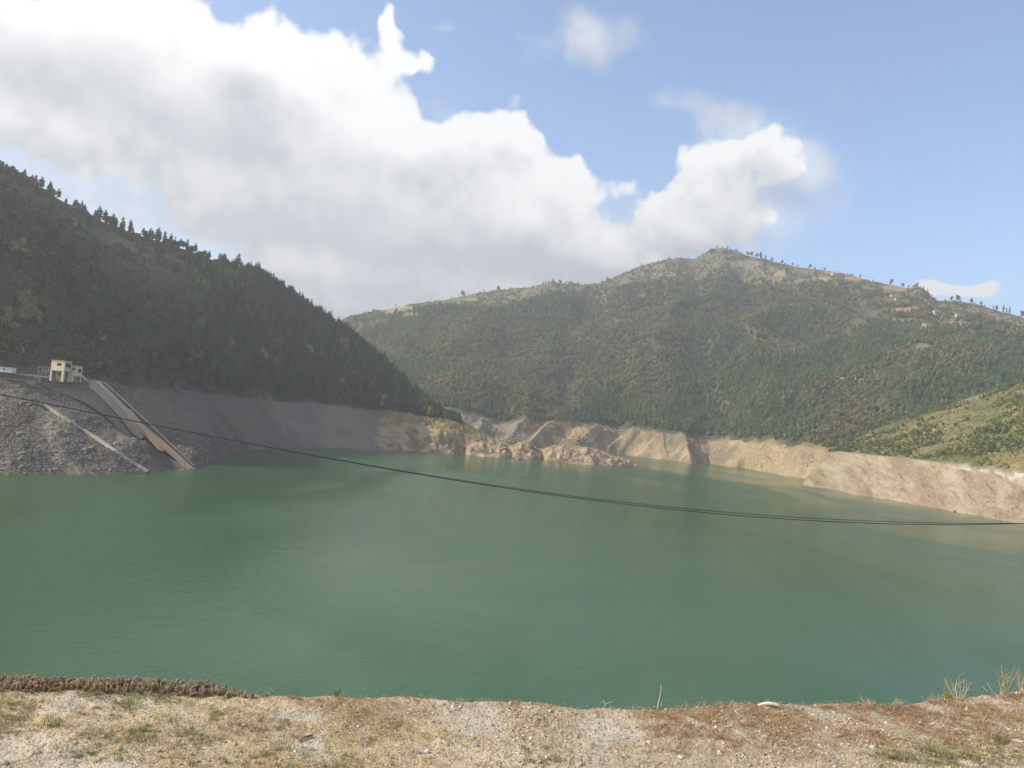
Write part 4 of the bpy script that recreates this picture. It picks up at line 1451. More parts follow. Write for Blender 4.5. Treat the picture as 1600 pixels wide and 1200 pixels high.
part('frame', MB().box((5.35, .04, 6.7), (5.47, .12, 8.1)).box((6.55, .04, 6.7), (6.67, .12, 8.1)).box((4.2, .04, 7.35), (5.35, .12, 7.45)), M_conc_dark, w)
w = part('window', MB().box((9.8, 1.0, 6.2), (9.88, 4.9, 8.4)), M_glass, gh)
part('frame', MB().box((9.89, 2.9, 6.2), (9.96, 3.05, 8.4)), M_conc_dark, w)
part('inner_wall', MB().box((.95, 3.4, -1), (8.7, 3.7, 4.15)), M_conc_dark, gh)
part('hoist', MB().beam((2.5, 1.8, 0), (2.5, 1.8, 3.9), .5, .5).beam((2.5, 1.8, 3.4), (7, 1.8, 3.4), .4, .5).beam((6.8, 1.8, 0), (6.8, 1.8, 3.9), .3, .3), M_steel, gh)
part('antenna', MB().tube([(2.0, 1, 9.4), (2.0, 1, 11.2)], .06, 5), M_steel, gh)

g2 = empty('gatehouse', spt(104.5, 592.8, 401), TH)
g2.scale = (.87, .87, 1.09)
tag(g2, 'lower cream gatehouse block at the head of the concrete chute', 'gatehouse')
m = MB().box((0, 0, -1), (2.8, .3, 6.9)).box((5.5, 0, 2), (6.9, .3, 6.9)).box((2.8, 0, 2), (5.5, .3, 4.8)).box((2.8, 0, 5.9), (5.5, .3, 6.9)).box((2.8, 0, -1), (5.0, .3, 2))
m.box((0, .3, -1), (.3, 4.2, 6.9)).box((.3, 3.9, -1), (6.6, 4.2, 6.9)).box((6.6, .3, 5.8), (6.9, 4.2, 6.9)).box((6.6, 3.4, -1), (6.9, 4.2, 5.8)).box((6.6, .3, 2), (6.9, .9, 5.8)).box((6.6, .9, 2), (6.9, 3.4, 3.9))
part('wall', m, M_cream, g2)
part('roof', MB().box((-.25, -.25, 6.9), (7.15, 4.45, 7.2)), M_conc, g2)
w = part('window', MB().box((2.8, .12, 4.8), (5.5, .2, 5.9)), M_glass, g2)
part('frame', MB().box((4.3, .03, 4.8), (4.42, .12, 5.9)), M_white, w)
part('window', MB().box((6.7, .9, 3.9), (6.78, 3.4, 5.8)), M_glass, g2)
part('door', MB().box((5.0, .12, -1), (6.9, .2, 2.0)), M_conc_dark, g2)
for (x, y) in ((6.75, .15), (6.75, 4.6)):
    part('post', MB().beam((x, y, -1), (x, y, 6.8), .22, .22), M_steel, g2)


def slab(poly, off, mats):
    """px,py,r outline made into a solid leaning wall of real thickness"""
    mb = MB()
    a = [spt(*q) for q in poly]
    b = [p + Vector(off) for p in a]
    n = len(a)
    mb.add(a + b, [tuple(range(n)), tuple(range(2 * n - 1, n - 1, -1))] + [(i, i + n, (i + 1) % n + n, (i + 1) % n) for i in range(n)])
    return mb


rw = empty('retaining_wall', spt(80, 606, 402))
tag(rw, 'grey weathered retaining wall carrying the gatehouses and running down beside the chute', 'wall')


def rel(mb, e):
    mb.v = [tuple(Vector(v) - e.location) for v in mb.v]
    return mb


rel(slab([(79, 590.8, 397.5), (134, 595.8, 399.5), (139, 599, 401), (139, 612, 401), (134, 610, 400.5), (98, 606, 398), (79, 606, 397.5)], (1.5, 4, 0), 0), rw).build('upper_wall', M_conc_dark, rw)
rel(slab([(79, 606.2, 397.9), (98, 606.2, 398.4), (134, 610.2, 400.9), (139, 606, 401.5), (152, 617, 405), (170, 634, 409), (189, 657, 413), (203, 676, 417), (212, 686, 419), (199, 681, 418.5), (165, 650, 412), (130, 628, 405.5), (98, 615, 401), (80, 612, 400)], (1.5, 5, 0), 0), rw).build('wing_wall', M_conc_dark, rw)
rel(MB().beam(spt(79, 590.2, 397), spt(135, 595.4, 399), 1.7, .4), rw).build('coping', M_conc, rw)
for k in range(7):
    px = 84 + k * 7.6
    rel(MB().beam(spt(px, 592 + (px - 80) * .09, 397.2), spt(px, 604 + (px - 80) * .09, 397.6), .9, .35), rw).build('buttress', M_conc_dark, rw)

ch = empty('spillway_chute', spt(297, 733, 440))
tag(ch, 'long concrete intake chute running down to the water, stained orange lower down', 'chute')
rel(slab([(136, 594.5, 401.5), (150, 596.5, 404), (170, 617, 410.5), (190, 637, 416), (197, 648, 417.5), (205, 662, 419), (199, 655, 417.6), (190, 643.5, 415.2), (165, 620, 408.2), (140, 599.5, 401.8)], (2.0, 3.0, 0), 0), ch).build('upper_wall', M_conc, ch)
rel(slab([(190, 637.3, 416.5), (197, 641, 417.5), (215, 661, 421.5), (250, 691, 430), (297, 732.5, 440), (292, 733.5, 439.6), (272, 716, 434.5), (257, 703.5, 431), (253, 705, 430.2), (246, 702.5, 428.8), (238, 692, 427), (225, 680, 424), (212, 670, 421.2), (205, 662, 419.6), (197, 648, 418)], (2.0, 3.0, 0), 0), ch).build('stained_wall', M_conc_rust, ch)
rel(slab([(140, 600.2, 402.0), (165, 621, 408.6), (190, 644.5, 415.6), (199, 656, 418), (212, 671, 421.6), (224, 682, 423.6), (219, 686, 422.6), (208, 678, 419.6), (190, 655.5, 414.6), (170, 632.5, 410), (152, 615.5, 405.6), (139, 604.5, 402.2)], (2.0, 4.0, 0), 0), ch).build('side_wall', M_conc, ch)
rel(slab([(150, 595.8, 401.0), (160, 597, 403.0), (185, 619.5, 409.6), (230, 661, 420.6), (303, 728.5, 437.5), (298, 731.5, 436.8), (250, 690, 426.6), (215, 660, 418.0), (171, 616.5, 407.0)], (2.0, 3.2, -12.0), 0), ch).build('channel_floor', M_channel, ch)
rel(MB().tube([spt(125, 584.5, 401), spt(137, 594.8, 401.2)], .45, 6), ch).build('inlet_pipe', M_white, ch)
rel(MB().tube([spt(130, 592.5, 404), spt(150, 594.5, 407), spt(165, 599, 410), spt(186, 618, 415), spt(231, 659, 426), spt(303, 727.5, 443)], .22, 5), ch).build('rail', M_conc, ch)

# light concrete drain running down the rubble slope
st = empty('drain_stairs', spt(230, 739, 392))
tag(st, 'pale narrow concrete stair running down the rubble slope to the water', 'stairs')
pl = [(38, 629), (52, 630), (68, 634), (80, 642), (95, 653), (112, 663), (130, 674), (145, 684), (165, 697), (180, 708), (200, 721), (215, 730), (231, 739.5)]
pp = []
for px, py in pl:
    h = emb.hit(px, py)
    if h is not None:
        pp.append(h + Vector((0, 0, .8)))
k = 0
for a, b in zip(pp[:-1], pp[1:]):
    d = b - a
    n = max(2, int(d.length / 2.4))
    for i in range(n):
        q0, q1 = a + d * (i / n), a + d * ((i + .92) / n)
        MB().beam(q0 - st.location, q1 - st.location, 1.7 + .2 * math.sin(k), 1.1).build('step', M_conc, st)
        k += 1

fb = empty('footbridge', spt(26, 584, 396))
tag(fb, 'thin concrete walkway with a rusty rail leading to the gatehouse from the left', 'walkway')
a, b = spt(25, 584, 396), spt(79, 589.8, 396.5)
rel(MB().beam(a, b, 1.6, .55), fb).build('deck', M_cream, fb)
rel(MB().beam(spt(62, 588.5, 396.2), spt(62, 597.5, 397), .8, .8), fb).build('pier', M_conc, fb)
rel(MB().beam(spt(62, 589.5, 396.5), spt(48, 587, 396.2), .6, .5).beam(spt(62, 592, 396.5), spt(50, 587.4, 396.2), .5, .4), fb).build('bracket', M_conc, fb)
rel(MB().beam(spt(43, 584.3, 396), spt(64, 586, 396), .1, .5).beam(spt(44, 586, 396), spt(44, 583.5, 396), .12, .12).beam(spt(54, 586.6, 396), spt(54, 584, 396), .12, .12).beam(spt(63, 587.6, 396), spt(63, 585, 396), .12, .12), fb).build('railing', M_rustp, fb)

sf = empty('steel_frame', spt(60, 588, 388))
tag(sf, 'light steel lattice frame standing behind the walkway beside the tall gatehouse', 'steel frame')
for x0, y0, x1, y1, nm in ((60, 572, 60.5, 588, 'post'), (66, 571.5, 66, 588.5, 'post'), (71.5, 572, 71.5, 589, 'post'), (77, 572.5, 76.5, 589, 'post'), (59, 573, 78, 574.5, 'crossbeam'), (60, 580, 77, 581.5, 'crossbeam'),
                           (60, 581, 66, 588, 'brace'), (66, 573, 72, 581, 'brace'), (77, 574, 71.5, 588, 'brace')):
    rel(MB().beam(spt(x0, y0, 388), spt(x1, y1, 388), .3, .3), sf).build(nm, M_steel, sf)

ht = empty('hut', spt(-8, 580.2, 402), R(2))
tag(ht, 'small white hut with one dark window at the left edge', 'hut')
part('wall', MB().box((0, 0, 0), (4.0, .2, 2.7)).box((4.9, 0, 0), (8.5, .2, 2.7)).box((4.0, 0, 0), (4.9, .2, 1.1)).box((4.0, 0, 2.0), (4.9, .2, 2.7)).box((8.3, .2, 0), (8.5, 4, 2.7)).box((0, .2, 0), (.2, 4, 2.7)).box((.2, 3.8, 0), (8.3, 4, 2.7)), M_white, ht)
part('roof', MB().box((-.4, -.4, 2.7), (8.9, 4.4, 2.9)), M_roof, ht)
part('window', MB().box((4.0, .08, 1.1), (4.9, .14, 2.0)), M_glass, ht)
bw = empty('hut_base_wall', spt(-12, 590.5, 400))
tag(bw, 'dark concrete base wall under the white hut', 'wall')
rel(slab([(-14, 579.4, 400.8), (24, 583, 400.8), (24, 592, 400), (-14, 589, 400)], (0, 5, 0), 0), bw).build('wall', M_conc_dark, bw)

# ------------------------------------------------------------ houses on the mountain
def house(px, py, w, hpx_, wallm, roofm, label, storeys=1, rz=0.2):
    p = mtn.hit(px, py)
    if p is None:
        return
    s = math.hypot(p.x, p.y) / FPX
    W_, H_ = w * s, hpx_ * s
    D_ = W_ * .55
    e = empty('house', p - Vector((W_ / 2, 0, .4)), rz)
    tag(e, label, 'house')
    MB().box((0, 0, -1), (W_, D_, H_ * .72)).build('wall', wallm, e)
    z = H_ * .72
    MB().add([(-.5, -.5, z), (W_ + .5, -.5, z), (W_ + .5, D_ + .5, z), (-.5, D_ + .5, z), (-.5, D_ / 2, H_), (W_ + .5, D_ / 2, H_)],
             [(0, 1, 5, 4), (2, 3, 4, 5), (0, 4, 3), (1, 2, 5), (3, 2, 1, 0)]).build('roof', roofm, e)
    for st_ in range(storeys):
        zz = z * (st_ + .38) / storeys
        n = max(2, int(W_ / 3.2))
        for i in range(n):
            x = W_ * (i + .5) / n
            if st_ == 0 and i == n // 2:
                MB().box((x - .5, -.06, 0), (x + .5, .02, z / storeys * .75)).build('door', M_bark, e)
            else:
                MB().box((x - .45, -.06, zz), (x + .45, .02, zz + z / storeys * .38)).build('window', M_glass, e)
        if storeys > 1 and st_:
            MB().box((-.3, -1.4, z * st_ / storeys - .25), (W_ + .3, -.02, z * st_ / storeys)).build('balcony', M_white, e)


house(1455, 515, 15, 9, M_brown_wall, M_roof, 'two-storey brown house with a grey roof, alone on the right slope', 2, .3)
house(1465, 491, 9, 6, M_white, M_roof, 'white house with a pale roof just above the two-storey one', 1, .1)
house(1500, 496, 9, 5.5, M_cream, M_roof, 'small cream house right of the white one on the slope', 1, .25)
house(1395.5, 464, 5.5, 4, M_white, M_roof, 'tiny white house above the orange field', 1, .2)
house(1401.5, 468, 4, 3, M_white, M_roof, 'tiny white shed below and right of the tiny white house', 1, .2)
house(1305, 431, 8, 6, M_cream, M_roof, 'pale house left of the red field on the ridge', 1, .1)
house(1511, 472, 4.5, 3.5, M_white, M_white, 'tiny white house on the far ridge right of the notch', 1, .1)
house(1317, 593, 4, 3, M_white, M_white, 'tiny white hut hidden in the forest below the fields', 1, .1)
house(1411, 490, 6, 3.5, M_brown_wall, M_roof, 'low brown house at the edge of the orange field', 1, .1)
house(1476, 469, 6, 4, M_brown_wall, M_roof, 'brown house on the ridge by the notch', 1, .1)
p = mtn.hit(1336, 597)
o = MB().tube([(0, 0, -1), (0, 0, 3.5), (0, 0, 7.5)], [1.6, 1.1, .2], 8).build('shrine', M_white, None, True)
o.location = p
tag(o, 'small white pointed shrine in the forest right of the tiny hut', 'shrine')

# ------------------------------------------------------------ overhead cables
wa = [(0, 616), (100, 637), (230, 664), (400, 693), (500, 712.5), (600, 733), (740, 755.8), (850, 771), (950, 783.5), (1100, 801.5), (1200, 810), (1300, 815), (1400, 817.8), (1500, 818.8), (1600, 818.7)]
wb = [(0, 615), (100, 636.2), (230, 663.2), (400, 692), (500, 711.5), (600, 732), (740, 755), (800, 763.5), (900, 776), (1000, 786.5), (1100, 795.5), (1200, 804.5), (1300, 812), (1400, 816.3), (1500, 817.8), (1600, 817.3)]


def cable(pts, Y, rad, lab):
    xs, zs = [], []
    for px, py in pts:
        d = ray(px, py)
        k = Y / d.y
        xs.append(d.x * k)
        zs.append(HC + d.z * k)
    co = np.polyfit(xs, zs, 4)
    q = []
    for x in np.linspace(-62, 62, 120):
        if x < xs[0]:
            s = np.polyval(np.polyder(co), xs[0])
            z = np.polyval(co, xs[0]) + s * (x - xs[0]) + .0016 * (x - xs[0]) ** 2
        elif x > xs[-1]:
            s = np.polyval(np.polyder(co), xs[-1])
            z = np.polyval(co, xs[-1]) + s * (x - xs[-1]) + .0016 * (x - xs[-1]) ** 2
        else:
            z = np.polyval(co, x)
        q.append((x, Y, z))
    o = MB().tube(q, rad, 6).build('cable', M_cable, None, True)
    tag(o, lab, 'cable')


cable(wa, 38.0, .019, 'lower of the two black cables sagging across the lake')
cable(wb, 38.5, .015, 'upper of the two black cables sagging across the lake')

# ------------------------------------------------------------ the near bank under the camera
ZG = HC - 1.6


def Gp(px, py, z=ZG):
    d = ray(px, py)
    k = (z - HC) / d.z
    return (math.atan2(d.x, d.y), k * math.hypot(d.x, d.y), z)


EDGE = [(0, 1070), (40, 1068), (90, 1068), (140, 1070), (200, 1071), (250, 1072), (300, 1074), (340, 1077), (380, 1083), (410, 1087), (440, 1089), (480, 1089), (520, 1088), (560, 1094), (600, 1091), (640, 1090), (690, 1095), (715, 1099),
        (760, 1099), (800, 1101), (840, 1099), (870, 1105), (900, 1108), (940, 1107), (980, 1110), (1030, 1112), (1060, 1109), (1100, 1105), (1150, 1102), (1190, 1101), (1230, 1103), (1270, 1103), (1320, 1101), (1370, 1104),
        (1420, 1103), (1440, 1098), (1470, 1093), (1510, 1091), (1550, 1089), (1580, 1084), (1600, 1079), (1640, 1076)]
Ge = [Ap(-62, 8.6, ZG), Ap(-50, 6.0, ZG)] + [Gp(*e) for e in EDGE] + [Ap(45, 7.0, ZG), Ap(62, 11, ZG)]
G0 = [(a, .8, ZG) for a, r, z in Ge]
G1 = [(a, 2.9, ZG) for a, r, z in Ge]
G3 = [(a, r + .10, z - .10) for a, r, z in Ge]
G4 = [(a, r + 1.6, z - 2.2) for a, r, z in Ge]


def rel_gr(X, Y, Z, t, px):
    b = 1 - sstep(t, 1.93, 2.0)
    dz = 0.035 * (fbm(X, Y, .55, 4, 301) - .5) + 0.022 * (fbm(X, Y, .09, 4, 305, .6) - .5)
    dz = dz * (0.35 + .65 * b)
    dz -= .06 * sstep(t, 2.0, 2.5)
    dz += .012 * sstep(t, 1.75, 1.95) * (1 - sstep(t, 2, 2.2)) * fbm(X, Y, .12, 3, 309, .6)
    low = sstep(t, 3.25, 3.6) * (1 - sstep(t, 3.8, 4.0))
    dz += low * .25 * (fbm(X, Y, .4, 4, 311) - .5)
    dr = .06 * (fbm(X * 1.0, X * 0 + 3, .16, 4, 315, .6) - .5) * sstep(t, 1.5, 2)
    return dz, dr


def tint_gr(X, Y, Z, t, px, gz):
    n = fbm(X, Y, .5, 5, 321, .6)
    n2 = fbm(X, Y, .1, 4, 325, .6)
    c = lerp3((0.38, 0.29, 0.165), (0.50, 0.405, 0.255), sstep(n, .35, .65))
    qx, qy = proj_px(X, Y, Z)
    grey = sstep(qx, 600, 900) * .6
    c = c * (1 - grey * .5)[..., None] + np.array((.38, .35, .30)) * (grey * .5)[..., None]
    orange = sstep(qx, 960, 1080) * sstep(t, 1.55, 1.8) * sstep(n2, .3, .5) * .75 + .4 * sstep(n2, .55, .65) * (1 - sstep(qx, 800, 1000)) * sstep(t, 1.3, 1.7)
    c = c * (1 - orange)[..., None] + np.array((.30, .19, .10)) * orange[..., None]
    sand = sstep(fbm(X, Y, .35, 3, 331), .58, .66)
    c = c * (1 - .6 * sand)[..., None] + np.array((.50, .45, .37)) * (.6 * sand)[..., None]
    deep = sstep(t, 2.05, 2.3)
    c = c * (1 - deep)[..., None] + np.array((.20, .15, .10)) * deep[..., None]
    return c


def ground_mat():
    m, t, b, o = mat('gravelly_soil')
    at = t.new('ShaderNodeAttribute', attribute_name='tint')
    P = t.new('ShaderNodeNewGeometry').outputs['Position']
    n = t.noise(P, 35, 8, .7)
    n2 = t.noise(P, 6, 5, .6)
    k = t.math('MULTIPLY', t.math('MULTIPLY_ADD', n, 1.0, .5), t.math('MULTIPLY_ADD', n2, .5, .75))
    cc = t.new('ShaderNodeCombineColor')
    for i in range(3):
        t.put(cc.inputs[i], k)
    col = t.mix(1.0, at.outputs['Color'], cc.outputs[0], 'MULTIPLY')
    v = t.voro(P, 95, 'F1', 1)
    sp = t.new('ShaderNodeSeparateColor')
    t.put(sp.inputs[0], v)
    col = t.mix(t.math('MULTIPLY', t.ramp(sp.outputs[0], .78, .9), .6), col, (0.50, 0.45, 0.37))
    col = t.mix(t.math('MULTIPLY', t.ramp(sp.outputs[1], .8, .92), .6), col, (0.12, 0.10, 0.08))
    t.put(b.inputs['Base Color'], col)
    b.inputs['Roughness'].default_value = .95
    b.inputs['Specular IOR Level'].default_value = .1
    d = t.voro(P, 95, 'F1', 0)
    h = t.math('ADD', t.math('MULTIPLY', d, -.5), n)
    bump(t, b, h, .9, .012)
    return m


M_soil = ground_mat()
near = Layer('bank_top', -62, 62, 760, [G0, G1, Ge, G3, G4], [10, 190, 12, 24], rel_gr, tint_gr, M_soil, 1, .02)
near.o.name = 'near_bank'

# the dam crest behind and the long face of the dam down to the lake
crest = MB()
crest.add([(-260, -60, ZG - .12), (260, -60, ZG - .12), (260, .6, ZG - .12), (-260, .6, ZG - .12)], [(0, 1, 2, 3)])
crest.add([(-260, -60, ZG - .12), (-260, -150, -8), (260, -150, -8), (260, -60, ZG - .12)], [(0, 1, 2, 3)])
co = crest.build('dam_crest', M_conc)
co.data.materials.clear()
co.data.materials.append(simple('crest_gravel', (0.36, 0.31, 0.24), .95, 1.5, .3, .02, obj=False))
tag(co, kind='structure')
nx, ny = 160, 60
xs = np.linspace(-260, 260, nx)
ys = np.linspace(0, 1, ny)
XX, TT = np.meshgrid(xs, ys)
y0 = 4.2 + 0 * XX
YY = y0 + TT * 95
ZZ = (ZG - .9) - TT * 51 + 1.2 * (fbm(XX, YY, 8, 5, 341) - .5) * sstep(TT, 0.02, .1)
back = np.stack([XX[0], 0 * XX[0] + .6, 0 * XX[0] + ZG - .3], -1)
Vd = np.vstack([back[None], np.stack([XX, YY, ZZ], -1)])
ny += 1
idx = np.arange(nx * ny).reshape(ny, nx)
Fd = np.stack([idx[:-1, :-1], idx[:-1, 1:], idx[1:, 1:], idx[1:, :-1]], -1).reshape(-1, 4)
nn = fbm(Vd[..., 0], Vd[..., 1], 6, 4, 345)
tag(link('dam_face', mesh_np('dam_face', Vd.reshape(-1, 3), Fd, M_rubble_ground, True, lerp3((.14, .12, .10), (.25, .22, .18), nn).reshape(-1, 3))), kind='structure')


# ------------------------------------------------------------ foreground materials
def random_mat(name, cols, rough=.85, nscale=120, amt=.3, trans=0.0):
    m, t, b, o = mat(name)
    oi = t.new('ShaderNodeObjectInfo')
    cr = t.new('ShaderNodeValToRGB')
    els = cr.color_ramp.elements
    while len(els) < len(cols):
        els.new(.5)
    for i, c in enumerate(cols):
        els[i].position = i / (len(cols) - 1)
        els[i].color = (*c, 1)
    t.put(cr.inputs[0], oi.outputs['Random'])
    P = t.new('ShaderNodeNewGeometry').outputs['Position']
    n = t.noise(P, nscale, 4, .6)
    k = t.math('MULTIPLY_ADD', n, amt * 2, 1 - amt)
    cc = t.new('ShaderNodeCombineColor')
    for i in range(3):
        t.put(cc.inputs[i], k)
    c = t.mix(1.0, cr.outputs[0], cc.outputs[0], 'MULTIPLY')
    t.put(b.inputs['Base Color'], c)
    b.inputs['Roughness'].default_value = rough
    b.inputs['Specular IOR Level'].default_value = .25
    if trans:
        tr = t.new('ShaderNodeBsdfTranslucent')
        t.put(tr.inputs[0], c)
        mx = t.new('ShaderNodeMixShader')
        mx.inputs[0].default_value = trans
        t.put(mx.inputs[1], b.outputs[0])
        t.put(mx.inputs[2], tr.outputs[0])
        t.put(o.inputs[0], mx.outputs[0])
    return m


M_peb = random_mat('pebbles', [(.24, .19, .14), (.38, .31, .22), (.48, .40, .28), (.32, .24, .16), (.58, .51, .39), (.27, .25, .22), (.42, .33, .22)])
M_straw = random_mat('dry_straw', [(.46, .33, .18), (.36, .24, .12), (.55, .44, .28), (.30, .18, .09)], .8, 60, .3, .25)
M_rusty = random_mat('rusty_dry_grass', [(.36, .22, .11), (.45, .30, .16), (.30, .18, .09), (.52, .38, .22)], .8, 60, .3, .25)
M_green = random_mat('grass_blades', [(.20, .22, .08), (.27, .26, .11), (.34, .30, .15), (.17, .20, .07)], .7, 60, .3, .3)
M_succ = random_mat('succulent_stem', [(.16, .17, .08), (.24, .17, .10), (.19, .20, .10)], .6, 80, .3, .1)
M_succ2 = random_mat('succulent_tips', [(.46, .29, .21), (.38, .25, .16), (.56, .40, .31), (.30, .27, .13)], .55, 80, .25, .1)
M_fresh = random_mat('fresh_leaf', [(.18, .28, .05), (.14, .24, .05)], .5, 40, .2, .35)
M_yel = random_mat('yellow_leaf', [(.42, .42, .08), (.36, .40, .07)], .5, 40, .2, .35)
M_wood = simple('weathered_twig', (.17, .14, .11), .9, 30, .3)
M_pale = simple('bleached_wood', (.62, .58, .50), .85, 30, .2, .002)
M_stalk = simple('dry_stalk', (.44, .34, .21), .85, 30, .2)
M_stone = simple('pale_stone', (.60, .56, .48), .85, 30, .2, .002)
M_stoned = simple('dark_stone', (.24, .23, .22), .85, 30, .25, .002)


def blades(seed, n, h, spread, lean, wd, mi=0, mb=None, curl=.5):
    r = random.Random(seed)
    mb = mb or MB()
    for _ in range(n):
        an = r.uniform(0, 6.283)
        b0 = Vector((math.cos(an), math.sin(an), 0)) * spread * math.sqrt(r.random())
        d = Vector((math.cos(an + r.gauss(0, .9)), math.sin(an + r.gauss(0, .9)), 0))
        s = Vector((-d.y, d.x, 0)) * wd * r.uniform(.6, 1.2)
        L = h * r.uniform(.45, 1.1)
        le = lean * r.uniform(.3, 1.3)
        p1 = b0 + Vector((0, 0, L * .5 * math.cos(le * .5))) + d * L * .5 * math.sin(le * .5)
        p2 = p1 + Vector((0, 0, L * .5 * math.cos(le + curl * .4))) + d * L * .5 * math.sin(le + curl * .4)
        mb.add([b0 - s, b0 + s, p1 + s * .8, p1 - s * .8, p2], [(0, 1, 2, 3), (3, 2, 4)], mi)
    return mb


def litter(seed, n):
    r = random.Random(seed)
    mb = MB()
    for _ in range(n):
        p = Vector((r.gauss(0, .4), r.gauss(0, .4), r.uniform(.02, .2)))
        an = r.uniform(0, 6.283)
        d = Vector((math.cos(an), math.sin(an), r.gauss(0, .22))) * r.uniform(.25, .8)
        s = Vector((-d.y, d.x, 0)).normalized() * .035
        k = Vector((r.gauss(0, .08), r.gauss(0, .08), r.uniform(0, .1)))
        mb.add([p - s, p + s, p + d * .5 + k + s, p + d * .5 + k - s, p + d], [(0, 1, 2, 3), (3, 2, 4)])
    return mb


def succulent(seed):
    """a short fleshy stem with stubby upturned leaves, pink towards the tip; unit height"""
    r = random.Random(seed)
    mb = MB()
    lean = (r.gauss(0, .18), r.gauss(0, .18))
    mb.tube([(0, 0, -.1), (lean[0] * .5, lean[1] * .5, .5), (lean[0], lean[1], .85)], [.07, .06, .05], 5, 0)
    for i in range(15):
        t = .2 + .75 * i / 14
        an = i * 2.4
        c = Vector((lean[0] * t, lean[1] * t, t * .88))
        d = Vector((math.cos(an), math.sin(an), .7 + t)).normalized()
        L = .30 * (1.15 - .5 * t) * r.uniform(.8, 1.2)
        a = d.cross(Vector((0, 0, 1))).normalized() * .085
        b = a.cross(d).normalized() * .075
        mid = c + d * L * .55
        mb.add([c, mid + a, mid + b, mid - a, mid - b, c + d * L], [(0, 1, 2), (0, 2, 3), (0, 3, 4), (0, 4, 1), (5, 2, 1), (5, 3, 2), (5, 4, 3), (5, 1, 4)], 1 if t > .45 or r.random() < .3 else 0)
    return mb


pebM = [rock_mesh('pebble', 400 + i, [M_peb], 1, .65) for i in range(10)]
strawM = [litter(420 + i, 9).mesh('straw', [M_straw]) for i in range(5)]
rustM = [litter(430 + i, 12).mesh('straw', [M_rusty]) for i in range(5)]
tuftG = [blades(440 + i, 16, 1, .5, 1.0, .035).mesh('grass', [M_green]) for i in range(5)]
tuftS = [blades(450 + i, 14, 1, .5, 1.2, .03).mesh('grass', [M_straw]) for i in range(5)]
sucM = [succulent(460 + i).mesh('succulent', [M_succ, M_succ2]) for i in range(7)]


def pxy(X, Y):
    return proj_px(X, Y, X * 0 + ZG)


vis = lambda t: (t > .95) * (t < 2.0)


def d_peb(X, Y, Z, t, px):
    qx, qy = pxy(X, Y)
    n = fbm(X, Y, .45, 4, 501)
    n2 = fbm(X, Y, .12, 3, 505)
    g = sstep(qx, 560, 820)
    return vis(t) * (.10 + g * sstep(n, .35, .55)) * (.3 + n2) * (qx > -200) * (qx < 1800)


def d_rust(X, Y, Z, t, px):
    qx, qy = pxy(X, Y)
    n = fbm(X, Y, .2, 4, 511)
    w = sstep(qx, 950, 1060) * sstep(t, 1.60, 1.82) + .12 * sstep(qx, 1300, 1500) + .35 * sstep(t, 1.9, 1.98)
    return (t > 1.2) * (t < 2.04) * w * sstep(n, .3, .55) * (qx > 380) * (qx < 1800)


def d_straw(X, Y, Z, t, px):
    qx, qy = pxy(X, Y)
    n = fbm(X, Y, .3, 4, 515)
    return vis(t) * sstep(n, .42, .6) * (.35 + .9 * (1 - sstep(qx, 500, 900)) + .8 * sstep(qx, 1300, 1500)) * (qx > -200) * (qx < 1800)


GREENS = [(30, 1125, 90, 22), (75, 1135, 60, 16), (205, 1090, 60, 8), (260, 1085, 120, 7), (200, 1143, 70, 14), (335, 1117, 34, 8), (365, 1128, 30, 8), (420, 1135, 40, 10), (300, 1155, 40, 12), (130, 1178, 60, 10), (250, 1192, 70, 8),
          (480, 1190, 110, 14), (420, 1185, 60, 10), (560, 1195, 80, 8), (835, 1168, 35, 8), (925, 1165, 12, 4), (1470, 1178, 90, 16), (1560, 1150, 50, 14), (1400, 1190, 70, 14), (1530, 1190, 80, 12), (850, 1185, 40, 8), (1455, 1122, 40, 6)]


def d_green(X, Y, Z, t, px):
    qx, qy = pxy(X, Y)
    w = 0
    for x, y, rx, ry in GREENS:
        w = w + np.exp(-((qx - x) / rx) ** 2 - ((qy - y) / ry) ** 2)
    n = fbm(X, Y, .13, 4, 521)
    return vis(t) * np.clip(w, 0, 1) * sstep(n, .36, .56)


def d_green2(X, Y, Z, t, px):
    qx, qy = pxy(X, Y)
    n = fbm(X, Y, .28, 4, 525)
    return vis(t) * sstep(n, .56, .68) * (.9 * (1 - sstep(qx, 500, 800)) + .7 * sstep(qx, 1350, 1500) + .05) * (qx > -150) * (qx < 1750)


def d_suc(X, Y, Z, t, px):
    qx, qy = pxy(X, Y)
    n = fbm(X, Y, .12, 3, 531)
    return (t > 1.82) * (t < 2.12) * (qx > -260) * (1 - sstep(qx, 405, 440)) * sstep(t + (1 - sstep(qx, 280, 420)) * .04, 1.94, 1.98) * (.4 + n) * (1 - .8 * sstep(qx, 250, 430)) * (.25 + sstep(fbm(X, Y, .3, 3, 535), .35, .5))


P = near.scatter(26000, d_peb)[0]
stuff('gravel', P, (rng.gamma(2.3, .0018, len(P)) + .0017) * 1.0, pebM, 'grey and buff gravel spread over the near bank', 'gravel', .5, aspect=.25)
P = near.scatter(2100, d_rust)[0]
stuff('dry_grass_litter', P, rng.uniform(.025, .055, len(P)), rustM, 'rust-brown dry grass lying along the edge of the near bank', 'dry grass', .15)
P = near.scatter(3000, d_straw)[0]
stuff('straw_litter', P, rng.uniform(.018, .042, len(P)), strawM, 'pale dry straw strewn on the near bank', 'dry grass', .15)
P = near.scatter(420, d_rust)[0]
stuff('dry_grass', P, rng.uniform(.02, .055, len(P)), tuftS, 'short dry grass blades standing along the bank edge', 'dry grass', .25)
P = near.scatter(1500, d_green)[0]
stuff('green_grass', P, rng.uniform(.012, .030, len(P)), tuftG, 'low green grass growing in patches on the near bank', 'grass', .25)
P = near.scatter(1500, d_green2)[0]
